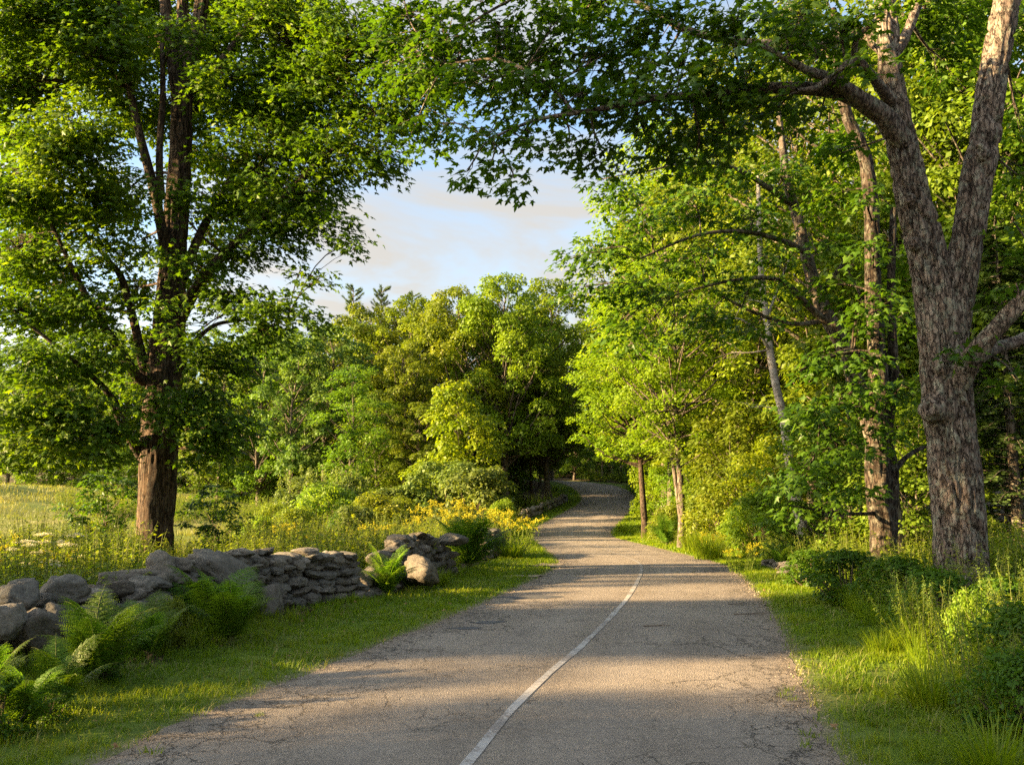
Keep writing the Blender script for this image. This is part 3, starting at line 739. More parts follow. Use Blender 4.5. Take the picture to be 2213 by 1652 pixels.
def build_left_maple():
    Y = 26.
    gz = tz(at(335, 1236, Y)[0], Y)
    trunk = pth([(333, 1262, Y, .52), (334, 1200, Y, .50), (340, 1060, Y, .52), (346, 930, Y, .53), (356, 800, Y, .49), (366, 680, Y, .45), (374, 560, Y, .38), (384, 420, Y, .34), (392, 300, Y, .31), (394, 180, Y, .28), (396, 60, Y, .20), (392, -90, Y, .15)])
    trunk[0, 2] = gz - .25
    st2 = pth([(398, 200, Y, .26), (416, 120, Y - .3, .24), (432, 40, Y - .4, .21), (446, -90, Y - .5, .16)])
    st3 = pth([(388, 230, Y, .2), (374, 130, Y - .3, .19), (358, 20, Y - .4, .16), (350, -90, Y - .5, .14)])
    limbs = [
        pth([(312, 990, Y, .20), (286, 950, Y - .5, .16), (258, 900, Y - 1.2, .12), (236, 850, Y - 1.6, .09), (150, 770, Y - 2.2, .06), (60, 700, Y - 2.6, .035)]),
        pth([(262, 955, Y - .9, .09), (210, 958, Y - 1.5, .07), (150, 930, Y - 2.2, .05), (60, 890, Y - 3, .03)]),
        pth([(330, 830, Y, .18), (296, 812, Y - .5, .15), (262, 760, Y - 1., .13), (214, 690, Y - 1.4, .11), (176, 620, Y - 1.6, .09), (140, 545, Y - 1.8, .06), (90, 440, Y - 2, .035)]),
        pth([(318, 822, Y + .1, .17), (304, 760, Y - .3, .14), (286, 680, Y - .6, .12), (262, 600, Y - .9, .10), (232, 560, Y - 1.1, .07), (180, 500, Y - 1.2, .04)]),
        pth([(372, 660, Y - .1, .18), (366, 590, Y - .4, .17), (350, 500, Y - .7, .155), (330, 400, Y - .9, .14), (304, 300, Y - 1.1, .12), (278, 180, Y - 1.2, .10), (262, 60, Y - 1.2, .07), (250, -60, Y - 1.2, .05)]),
        pth([(348, 430, Y - .8, .12), (344, 330, Y - 1., .10), (352, 210, Y - 1.1, .09), (350, 90, Y - 1.1, .06)]),
        pth([(388, 690, Y - .2, .20), (420, 630, Y - .6, .17), (462, 572, Y - 1.2, .14), (530, 505, Y - 1.8, .115), (610, 430, Y - 2.4, .09), (690, 350, Y - 2.8, .07), (760, 290, Y - 3.2, .04)]),
        pth([(396, 600, Y - .1, .15), (430, 510, Y + .3, .13), (480, 420, Y + .7, .10), (530, 330, Y + 1., .07), (580, 240, Y + 1.2, .04)]),
        pth([(412, 190, Y - .1, .2), (456, 165, Y - .5, .17), (500, 110, Y - .9, .14), (548, 40, Y - 1.3, .11), (600, -40, Y - 1.6, .08)]),
        pth([(470, 190, Y - .4, .12), (520, 170, Y - 1., .10), (585, 155, Y - 1.6, .08), (680, 150, Y - 2.2, .055), (800, 190, Y - 3, .03)]),
        pth([(392, 790, Y + .1, .10), (420, 740, Y + .2, .08), (470, 700, Y + .2, .06), (560, 690, Y, .03)]),
        pth([(400, 640, Y - .3, .10), (470, 636, Y - 1.2, .07), (530, 655, Y - 1.8, .05), (620, 690, Y - 2.2, .03)]),
    ]
    pads = []
    raw = [(30, 560, 100, 80, 2, .7, 0), (120, 640, 100, 60, 2.2, .7, 0), (60, 480, 90, 60, 2.4, .7, .05), (260, 420, 60, 80, 2.5, .7, .05), (560, 420, 90, 70, 2.2, .8, 0), (430, 100, 60, 80, 2.6, .8, .05), (300, 30, 90, 80, 2.6, .8, .08), (390, 80, 60, 60, -2.2, .7, .05), (210, 110, 90, 90, -2.2, .8, .08), (660, 140, 90, 70, 1.5, .8, 0), (440, 600, 60, 50, 2.2, .7, 0), (20, 380, 60, 60, 2., .7, 0), (390, 560, 60, 40, -2.2, .8, 0), (370, 430, 60, 50, -2.4, .8, .05), (330, 250, 60, 70, 2.4, .8, .1), (440, 350, 70, 50, 2.2, .8, .05), (280, 620, 60, 50, 2., .8, .1), (350, 660, 40, 30, -2.2, .8, 0), (150, 460, 80, 60, 2., .8, .1), (330, 120, 60, 60, 2.5, .8, .1), (480, 170, 70, 60, -2.6, .8, .05), (100, 110, 120, 80, 2, .8, .1), (300, 520, 60, 40, 2.4, .6, .1), (140, 690, 100, 40, 1.5, .8, .05), (300, 830, 60, 40, 2., .8, .1), (540, 800, 46, 26, -1., .8, -.03), (40, 300, 90, 60, 1.5, .8, .05), (460, 520, 60, 40, 1.8, .8, 0), (680, 420, 70, 50, .5, .8, 0), (620, 270, 90, 60, 1.5, .8, 0),
           (40, 20, 150, 110, -2, 1, .05), (190, 30, 120, 110, -1, 1, .1), (470, 40, 90, 90, 2, .8, 0), (620, 60, 130, 110, -1.5, 1, 0), (760, 90, 120, 100, -3, 1, 0), (560, -20, 160, 60, 0, 1, .1), (300, 10, 90, 90, 2.5, .8, .1),
           (20, 190, 120, 90, -1, 1, 0), (160, 290, 110, 95, -3.0, 1.2, .22), (110, 350, 70, 60, -3.5, 1, .25), (560, 210, 140, 75, -1, 1, 0), (700, 205, 130, 80, -2.2, 1, 0), (830, 240, 95, 65, -3, 1, 0), (910, 190, 80, 80, -3.5, .9, 0), (430, 240, 70, 80, 2, .8, .1), (250, 190, 80, 90, 2, .8, .1),
           (570, 325, 140, 60, -1.5, 1, -.05), (710, 320, 110, 60, -2.8, 1, 0), (815, 340, 70, 42, -3, 1, 0),
           (60, 420, 130, 75, -2, 1, 0), (210, 420, 70, 70, -2.5, 1, .08), (500, 440, 95, 55, .5, 1, -.05), (630, 420, 115, 60, -2.3, 1, -.05), (700, 480, 70, 34, -2.6, 1, 0), (760, 525, 32, 22, -2.8, 1, 0), (590, 500, 120, 42, -2, 1, 0),
           (80, 560, 120, 55, -1.5, .9, 0), (230, 530, 60, 50, -2, .9, 0), (40, 660, 110, 50, -2, .9, 0), (190, 660, 90, 50, -1.5, .9, 0), (510, 560, 80, 30, -1, .8, 0),
           (500, 640, 80, 40, -1.5, 1, 0), (590, 660, 90, 42, -2.4, 1, 0), (670, 690, 40, 24, -2.6, .8, 0), (560, 730, 70, 36, -2, 1, -.05), (690, 600, 36, 16, -2.6, .8, 0), (650, 580, 40, 16, -2.4, .8, 0),
           (80, 780, 120, 48, -2.5, 1, 0), (215, 760, 80, 45, -2.2, 1, 0), (470, 780, 70, 42, -1.5, 1, -.05), (410, 730, 46, 36, -2.4, .8, 0), (440, 850, 80, 45, -1.5, 1, 0), (320, 730, 50, 34, 1.2, .8, .05),
           (50, 880, 110, 48, -3, 1.1, .2), (170, 870, 95, 42, -2.8, 1.1, .05), (110, 950, 110, 40, -3.2, 1.1, .25), (250, 930, 60, 40, -2.4, 1, .05), (340, 870, 50, 40, -2.2, 1, 0), (420, 920, 70, 42, -2, 1, 0), (500, 930, 66, 40, -1.2, 1, 0), (450, 980, 70, 34, -1.2, .8, 0), (20, 980, 70, 34, -2.8, 1, .2), (200, 985, 70, 25, -2.4, .8, .1)]
    for (px, py, rx, ry, d, dn, tn) in raw: pads.append((px, py, rx, ry, Y + d, dn, tn))
    hero_tree('maple_tree', 'big maple in the left foreground with a stout brown trunk rising behind the stone wall', (trunk[0, 0], Y, gz), [trunk, st2, st3], limbs, pads, M_MAPLE, M_BARK_D, .18, dens=10.5, seed=5, k=72, step=.045, ridge=.035, flare=.12, zf=.10)

def build_right_maple():
    Y = 15.3
    gz = tz(at(2075, 1280, Y)[0], Y)
    trunk = pth([(2080, 1330, Y, .55), (2076, 1220, Y, .485), (2070, 1100, Y, .47), (2060, 1000, Y, .46), (2050, 900, Y, .455), (2040, 800, Y, .445), (2032, 720, Y, .43), (2022, 650, Y, .41), (2008, 580, Y, .37), (1990, 500, Y, .345), (1970, 420, Y, .32), (1952, 330, Y, .30), (1934, 230, Y, .27), (1922, 130, Y, .24), (1915, 30, Y, .21), (1910, -80, Y, .18)])
    trunk[0, 2] = gz - .2; trunk[:, 3] *= .85
    st2 = pth([(2048, 740, Y, .30), (2060, 670, Y, .29), (2072, 610, Y - .05, .27), (2088, 520, Y - .1, .255), (2104, 420, Y - .2, .25), (2122, 320, Y - .25, .26), (2136, 220, Y - .3, .235), (2154, 110, Y - .35, .225), (2176, 0, Y - .4, .21), (2200, -110, Y - .4, .19)])
    limbs = [
        pth([(2066, 830, Y - .2, .22), (2096, 780, Y - .4, .19), (2130, 736, Y - .6, .165), (2170, 690, Y - .8, .15), (2230, 630, Y - 1, .13), (2300, 560, Y - 1.2, .1)]),
        pth([(2110, 775, Y - .2, .12), (2150, 752, Y + .2, .11), (2200, 735, Y + .5, .10), (2260, 700, Y + .8, .08)]),
        pth([(1950, 310, Y - .1, .22), (1918, 265, Y - .3, .19), (1880, 232, Y - .5, .17), (1840, 210, Y - .7, .15), (1790, 196, Y - .8, .12), (1700, 190, Y - 1., .10), (1600, 193, Y - 1.1, .085), (1500, 205, Y - 1.2, .072), (1400, 215, Y - 1.2, .06), (1320, 232, Y - 1.2, .05), (1240, 245, Y - 1.2, .04), (1150, 262, Y - 1.2, .028), (1060, 300, Y - 1.2, .018)]),
        pth([(1880, 232, Y - .5, .15), (1830, 195, Y - .9, .13), (1780, 165, Y - 1.3, .10), (1740, 150, Y - 1.6, .07), (1650, 100, Y - 2, .04)]),
        pth([(1925, 220, Y - .2, .12), (1880, 160, Y - .8, .08), (1845, 130, Y - 1.2, .065), (1800, 165, Y - 1.5, .055), (1760, 190, Y - 1.7, .05), (1720, 195, Y - 1.9, .035)]),
        pth([(1845, 130, Y - 1.2, .06), (1850, 85, Y - 1.4, .045), (1880, 55, Y - 1.6, .03), (1900, 30, Y - 1.7, .02)]),
        pth([(1915, 110, Y, .14), (1850, 70, Y + .2, .12), (1760, 98, Y + .2, .10), (1640, 95, Y, .085), (1540, 80, Y - .1, .075), (1470, 60, Y - .2, .065), (1420, 30, Y - .3, .05), (1300, -30, Y - .4, .04), (1150, -20, Y - .5, .03), (1000, 60, Y - .4, .02)]),
        pth([(1770, 125, Y - .6, .06), (1720, 70, Y - .7, .045), (1690, 30, Y - .8, .03)]),
        pth([(1910, 150, Y + .2, .12), (1955, 80, Y + .6, .1), (1985, 0, Y + .9, .08), (2010, -80, Y + 1, .06)]),
        pth([(1240, 245, Y - 1.2, .035), (1180, 180, Y - .8, .03), (1080, 130, Y - .4, .025), (960, 140, Y, .018)]),
    ]
    raw = [(1620, 250, 90, 40, .8, 1, 0), (1500, 270, 90, 40, .6, 1, 0), (1380, 160, 80, 60, .8, 1, .03), (1780, 110, 80, 50, .8, 1, .08), (1860, 130, 60, 40, -2., .9, .12), (1960, 60, 60, 60, 2, 1, 0), (1820, 330, 50, 40, 1.5, .8, 0), (1260, 30, 80, 50, .4, .9, 0), (1120, 120, 80, 50, .6, .9, 0), (860, 110, 70, 60, 1.4, .9, 0), (1700, 10, 90, 40, .5, 1, .05), (2040, 130, 40, 60, 2.2, .9, 0), (2200, 380, 40, 60, 2.5, 1, -.05), (880, 40, 85, 60, 1.2, .9, 0), (970, 70, 85, 75, .4, .9, 0), (1080, 50, 80, 65, -.4, .8, 0), (1190, 60, 75, 60, -.6, .7, 0), (930, 165, 80, 55, .6, 1, -.04), (1030, 185, 85, 62, -.4, 1, -.04), (1150, 190, 85, 62, -.8, 1, 0), (960, 270, 50, 34, .2, 1, 0), (890, 290, 50, 30, .6, 1, 0), (1060, 285, 55, 45, -.9, 1, 0), (1150, 290, 70, 40, -1, 1, 0), (1060, 355, 55, 26, -1.2, .9, 0), (1010, 370, 36, 18, -1.2, .8, 0), (1112, 385, 16, 30, -1.2, .9, 0), (1230, 300, 60, 34, -.8, 1, 0), (1170, 335, 40, 18, -1., .8, 0),
           (1255, 200, 70, 55, -.8, 1, 0), (1320, 110, 90, 70, -.4, 1, .02), (1440, 50, 100, 60, -.8, 1.1, .1), (1590, 45, 100, 50, -1.2, 1.2, .22), (1740, 30, 90, 50, -1.4, 1.1, .18), (1350, 230, 80, 50, -1, 1, 0), (1450, 250, 85, 42, -1.2, 1, 0), (1540, 215, 80, 45, -1.2, 1, .03), (1460, 150, 95, 48, -1.2, 1, .06), (1630, 140, 80, 40, -1.6, 1.1, .15), (1560, 130, 70, 36, -2, 1, .1), (1680, 235, 70, 36, -1, 1, 0), (1570, 290, 90, 36, -.6, 1, -.04), (1400, 310, 80, 36, -.6, 1, -.03), (1300, 320, 46, 34, -.8, 1, 0), (1700, 90, 80, 40, -1.6, 1, .15), (1820, 60, 70, 46, -1.6, 1.1, .12), (1900, 20, 70, 45, -1.2, 1, .1), (2000, 30, 70, 50, 1.6, 1, 0), (1770, 260, 60, 30, -.6, .9, 0), (1500, 340, 60, 25, -.4, .8, -.05),
           (2090, 40, 60, 60, 2., .9, 0), (2200, 60, 60, 80, 2.5, 1, -.03), (2195, 250, 40, 70, 2.5, 1, -.05), (2205, 540, 36, 40, -1, 1, .02), (2190, 480, 40, 24, -1, .9, .04), (2195, 610, 26, 24, -1., .8, 0), (2090, 760, 24, 12, -.8, .7, 0), (2200, 820, 40, 24, 0, .8, 0), (1050, 5, 80, 40, -.2, .8, 0), (1180, -5, 80, 40, -.4, .8, 0), (990, 120, 70, 45, .3, .8, -.03), (870, -15, 80, 40, 1.0, .8, 0), (1110, 150, 70, 40, .5, .7, -.03), (1300, 10, 80, 50, .2, .8, 0), (1450, 195, 70, 34, -1.6, .8, 0), (1600, 195, 70, 30, -1.5, .8, 0), (1180, 120, 60, 50, -.2, .8, 0)]
    pads = [(a, b, c, d, Y + e, f, g) for a, b, c, d, e, f, g in raw]
    hero_tree('maple_tree', 'largest right-hand maple with grey flaking bark and forked trunk, arching over the road', (trunk[0, 0], Y, gz), [trunk, st2], limbs, pads, M_MAPLE2, M_BARK, .165, dens=11.5, seed=8, k=120, step=.028, ridge=.05, flare=.30, spr=.42, nleaf=17,
              knots=[((2012, 884, Y - .30), .20), ((1966, 432, Y - .22), .10), ((1975, 528, Y - .25), .11), ((2122, 335, Y - .42), .14)],
              burls=[(at(2012, 882, Y - .27), .25, .34), (at(1950, 430, Y - .28), .13, .12), (at(1962, 530, Y - .33), .13, .11), (at(2110, 330, Y - .42), .17, .12), (at(2035, 1060, Y - .36), .16, .05)])

def build_leaning_maple():
    Y = 24.
    b = at(1925, 1140, Y); gz = tz(b[0], Y)
    trunk = pth([(1935, 1180, Y, .30), (1915, 1050, Y, .27), (1885, 930, Y, .25), (1860, 860, Y, .24), (1828, 760, Y, .225), (1790, 690, Y, .205), (1760, 620, Y, .185), (1740, 540, Y, .165), (1722, 470, Y, .15), (1700, 390, Y, .12), (1690, 310, Y, .10), (1680, 230, Y, .07)])
    trunk[0, 2] = gz - .2
    limbs = [
        pth([(1800, 705, Y, .11), (1750, 665, Y - .4, .095), (1700, 615, Y - .9, .075), (1650, 600, Y - 1.2, .06), (1560, 610, Y - 1.7, .04), (1450, 640, Y - 2, .025)]),
        pth([(1740, 545, Y, .09), (1690, 520, Y - .6, .075), (1600, 500, Y - 1.2, .055), (1500, 510, Y - 1.6, .04), (1380, 560, Y - 2, .025)]),
        pth([(1715, 445, Y, .09), (1650, 400, Y - .4, .075), (1590, 365, Y - .8, .055), (1500, 350, Y - 1.2, .04), (1400, 370, Y - 1.5, .025)]),
        pth([(1790, 690, Y + .1, .08), (1720, 700, Y - .5, .06), (1640, 680, Y - 1., .045), (1560, 640, Y - 1.4, .03)]),
        pth([(1770, 640, Y, .07), (1830, 560, Y - .5, .05), (1880, 520, Y - .8, .03)]),
    ]
    raw = [(1290, 540, 70, 48, -2, 1, 0), (1260, 620, 40, 50, -2.2, 1, -.05), (1390, 490, 95, 48, -1.8, 1, .03), (1390, 620, 105, 55, -2, 1, -.05), (1510, 560, 100, 48, -1.8, 1, 0), (1490, 430, 105, 48, -1.4, 1, .04), (1620, 470, 85, 48, -1, 1, 0), (1550, 350, 110, 48, -1, .9, .05), (1690, 380, 70, 60, -.5, .9, .05), (1340, 420, 60, 40, -1.6, .9, .03), (1620, 620, 85, 42, -1.5, 1, -.04), (1530, 680, 95, 40, -1.6, 1, -.05), (1340, 690, 45, 50, -2.2, 1, -.06), (1355, 750, 22, 24, -2.2, .9, -.05), (1700, 560, 66, 38, -1, 1, 0), (1290, 390, 40, 46, -1.2, .8, .05), (1640, 700, 70, 36, -1.2, .9, -.05), (1230, 560, 26, 34, -2.2, .9, 0), (1780, 520, 60, 40, -1, .8, 0), (1450, 720, 50, 26, -1.8, .8, -.05)]
    pads = [(a, b_, c, d, Y + e, f, g) for a, b_, c, d, e, f, g in raw]
    hero_tree('maple_tree', 'slim maple leaning left over the road with a dark sweep of shaded leaves', (trunk[0, 0], Y, gz), [trunk], limbs, pads, M_MAPLE2, M_BARK_F, .19, dens=5.0, seed=13, k=28, step=.08, ridge=.015, spr=.6, nleaf=22)

def build_shade_saplings():
    Y = 21.5
    b = at(1900, 1185, Y); gz = tz(b[0], Y)
    trunk = pth([(1908, 1215, Y, .42), (1906, 1140, Y, .36), (1898, 1050, Y, .355), (1896, 960, Y, .33), (1898, 860, Y, .28), (1893, 740, Y, .26), (1886, 620, Y, .24), (1884, 480, Y, .22), (1868, 340, Y, .20), (1830, 250, Y, .17), (1810, 150, Y, .13), (1800, 20, Y, .1)])
    trunk[0, 2] = gz - .2; trunk[:, 3] *= .82
    st2 = pth([(1918, 1210, Y + .1, .2), (1924, 1120, Y, .16), (1928, 1020, Y, .14), (1918, 930, Y, .12), (1930, 820, Y, .12), (1925, 650, Y, .1), (1930, 450, Y, .08)])
    st2[0, 2] = gz - .2
    limbs = [pth([(1898, 800, Y, .1), (1850, 760, Y - .6, .08), (1790, 770, Y - 1.2, .05), (1730, 800, Y - 1.6, .03)]),
             pth([(1930, 1020, Y, .07), (1960, 985, Y + .2, .06), (2010, 960, Y + .4, .045), (2060, 950, Y + .6, .03)]),
             pth([(1880, 900, Y, .08), (1830, 880, Y - .5, .06), (1770, 900, Y - 1, .04)])]
    raw = [(1905, 860, 40, 30, -1.3, .9, 0), (1885, 760, 44, 34, -1.2, .9, 0), (1880, 640, 44, 40, -1.2, .9, 0), (1890, 530, 44, 40, -1.2, .8, 0), (1870, 420, 40, 40, -1.2, .8, 0), (1790, 770, 75, 40, -1.5, 1, .0), (1850, 840, 85, 46, -1.3, 1, 0), (1760, 890, 66, 46, -1.8, 1, .03), (1890, 930, 56, 38, -1.2, .9, 0), (1810, 970, 80, 42, -1.6, 1, 0), (1740, 1030, 64, 38, -1.8, .9, .03), (1830, 1060, 60, 36, -1.4, .9, -.03), (1950, 830, 50, 46, -.5, .8, 0), (1960, 700, 40, 50, 1., .8, 0), (1860, 700, 60, 40, -.8, .8, 0), (1930, 560, 50, 60, 1.5, .8, .03), (1800, 420, 70, 60, 1., .8, .02), (1850, 300, 60, 60, 1.5, .8, .02), (1700, 1090, 40, 26, -1.6, .8, .05), (1780, 620, 60, 40, .8, .7, .03)]
    pads = [(a, b_, c, d, Y + e, f, g) for a, b_, c, d, e, f, g in raw]
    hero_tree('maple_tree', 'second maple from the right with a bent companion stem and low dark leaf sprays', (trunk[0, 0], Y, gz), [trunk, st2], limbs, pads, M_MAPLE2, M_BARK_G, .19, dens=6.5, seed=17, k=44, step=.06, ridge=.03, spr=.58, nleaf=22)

def build_birch():
    Y = 33.
    b = at(1738, 1180, Y); gz = tz(b[0], Y)
    trunk = pth([(1742, 1200, Y, .26), (1730, 1130, Y, .22), (1716, 1060, Y, .18), (1702, 980, Y, .165), (1692, 900, Y, .16), (1676, 830, Y, .15), (1664, 760, Y, .135), (1655, 680, Y, .12), (1645, 600, Y, .11), (1640, 480, Y, .09), (1638, 380, Y, .06)])
    trunk[0, 2] = gz - .2
    limbs = [pth([(1664, 760, Y, .07), (1640, 720, Y - .5, .055), (1600, 690, Y - .8, .04), (1550, 690, Y - 1, .02)]), pth([(1655, 690, Y, .06), (1690, 600, Y + .3, .045), (1720, 520, Y + .5, .03)])]
    raw = [(1600, 650, 70, 50, .5, .8, .1), (1680, 560, 70, 60, 1, .8, .1), (1620, 480, 70, 60, .5, .8, .1), (1650, 380, 70, 60, .5, .8, .1), (1580, 760, 60, 40, .5, .7, .1), (1620, 880, 50, 40, .6, .7, .1), (1665, 700, 50, 34, -.9, 1, .05), (1650, 610, 50, 34, -.9, 1, .05), (1712, 1000, 44, 44, -.9, 1.2, .05), (1690, 940, 40, 24, -.9, 1, .05), (1640, 500, 50, 40, -.8, 1, .05), (1740, 1090, 36, 20, -.9, 1, .05)]
    pads = [(a, b_, c, d, Y + e, f, g) for a, b_, c, d, e, f, g in raw]
    hero_tree('birch_tree', 'pale birch with a thin white leaning trunk among the right-hand trees', (trunk[0, 0], Y, gz), [trunk], limbs, pads, M_BRIGHT, M_BIRCH, .17, tmpl=LEAF_OVAL, dens=2.5, seed=19, k=20, step=.1, ridge=.01, spr=.7, nleaf=24)

# ------------------------------------------------------------------ mid and far trees
PROTO = {}
def proto(key, fn, barkm, leafm):
    if key not in PROTO:
        tg, cg = fn()
        PROTO[key] = (tg, cg, barkm, leafm, tg.mesh('trunk', barkm, True), cg.mesh('crown', leafm))
    return PROTO[key]

def P_(key):
    K = {
        'oak': lambda: proto('oak', lambda: gen_tree(31, 20, .36, 6.4, .22, 'round', 125, 290, .24, 1.25, LEAF_TRI), M_BARK_F, M_OAK),
        'oakb': lambda: proto('oakb', lambda: gen_tree(32, 20, .34, 5.8, .20, 'round', 120, 290, .24, 1.2, LEAF_TRI), M_BARK_F, M_OAK),
        'oakc': lambda: proto('oakc', lambda: gen_tree(44, 20, .34, 6.6, .12, 'round', 130, 290, .24, 1.25, LEAF_TRI), M_BARK_F, M_OAK),
        'wood': lambda: proto('wood', lambda: gen_tree(33, 20, .30, 5.2, .18, 'column', 84, 300, .24, 1.15, LEAF_TRI), M_BARK_F, M_WOOD),
        'woodb': lambda: proto('woodb', lambda: gen_tree(34, 20, .28, 4.8, .10, 'round', 84, 290, .24, 1.1, LEAF_TRI), M_BARK_F, M_WOOD),
        'cool': lambda: proto('cool', lambda: gen_tree(35, 20, .26, 4.2, .22, 'column', 80, 165, .30, .95, LEAF_TRI), M_BARK_F, M_COOL),
        'layer': lambda: proto('layer', lambda: gen_tree(36, 14, .17, 2.9, .22, 'column', 58, 165, .25, .95, LEAF_DIA, layered=True), M_BARK_F, M_WOOD),
        'young': lambda: proto('young', lambda: gen_tree(37, 9, .14, 2.7, .10, 'dome', 70, 170, .22, .72, LEAF_DIA), M_BARK_F, M_BRIGHT),
        'road': lambda: proto('road', lambda: gen_tree(38, 18, .30, 5.4, .40, 'round', 110, 230, .23, .95, LEAF_DIA, lean=-.07, layered=True), M_BARK_D, M_BRIGHT),
        'roadb': lambda: proto('roadb', lambda: gen_tree(39, 18, .28, 4.8, .34, 'column', 110, 230, .22, .95, LEAF_DIA, layered=True, fork=1), M_BARK_F, M_BRIGHT),
        'roadc': lambda: proto('roadc', lambda: gen_tree(40, 20, .30, 4.8, .12, 'column', 120, 230, .23, 1.0, LEAF_DIA), M_BARK_F, M_WOOD),
        'roadd': lambda: proto('roadd', lambda: gen_tree(45, 20, .30, 4.6, .20, 'round', 110, 230, .23, 1.0, LEAF_DIA, layered=True), M_BARK_F, M_BRIGHT),
        'under': lambda: proto('under', lambda: gen_tree(41, 6, .07, 2.4, .08, 'round', 60, 190, .17, .75, LEAF_DIA, layered=True), M_BARK_F, M_WOOD),
        'underb': lambda: proto('underb', lambda: gen_tree(46, 6, .07, 2.2, .05, 'dome', 60, 190, .16, .7, LEAF_DIA), M_BARK_F, M_BRIGHT),
        'pine': lambda: proto('pine', lambda: gen_pine(42, 22, 3.2), M_BARK_F, M_PINE),
        'hemlock': lambda: proto('hemlock', lambda: gen_hemlock(43, 13, 3.0), M_BARK_F, M_PINE),
    }
    return K[key]()
HGT = dict(oak=20, oakb=20, oakc=20, wood=20, woodb=20, cool=20, layer=14, young=9, road=18, roadb=18, roadc=20, roadd=20, under=6, underb=6, pine=22, hemlock=13)

def place_tree(key, px, Y, ytop, rz, label, name='tree', cat='tree', group=None, wide=1.0):
    tg, cg, bm, lm, tm, cm = P_(key)
    x = (px - CX) / F * Y * 1.0
    x = at(px, 1090, Y)[0]
    z = tz(x, Y)
    h = at(px, ytop, Y)[2] - z
    s = h / HGT[key]
    o = thing(name, label, cat, (x, Y, z - .12), rz, group)
    o.scale = (s * wide, s * wide, s)
    link('trunk', tm, o); link('crown', cm, o)
    return o

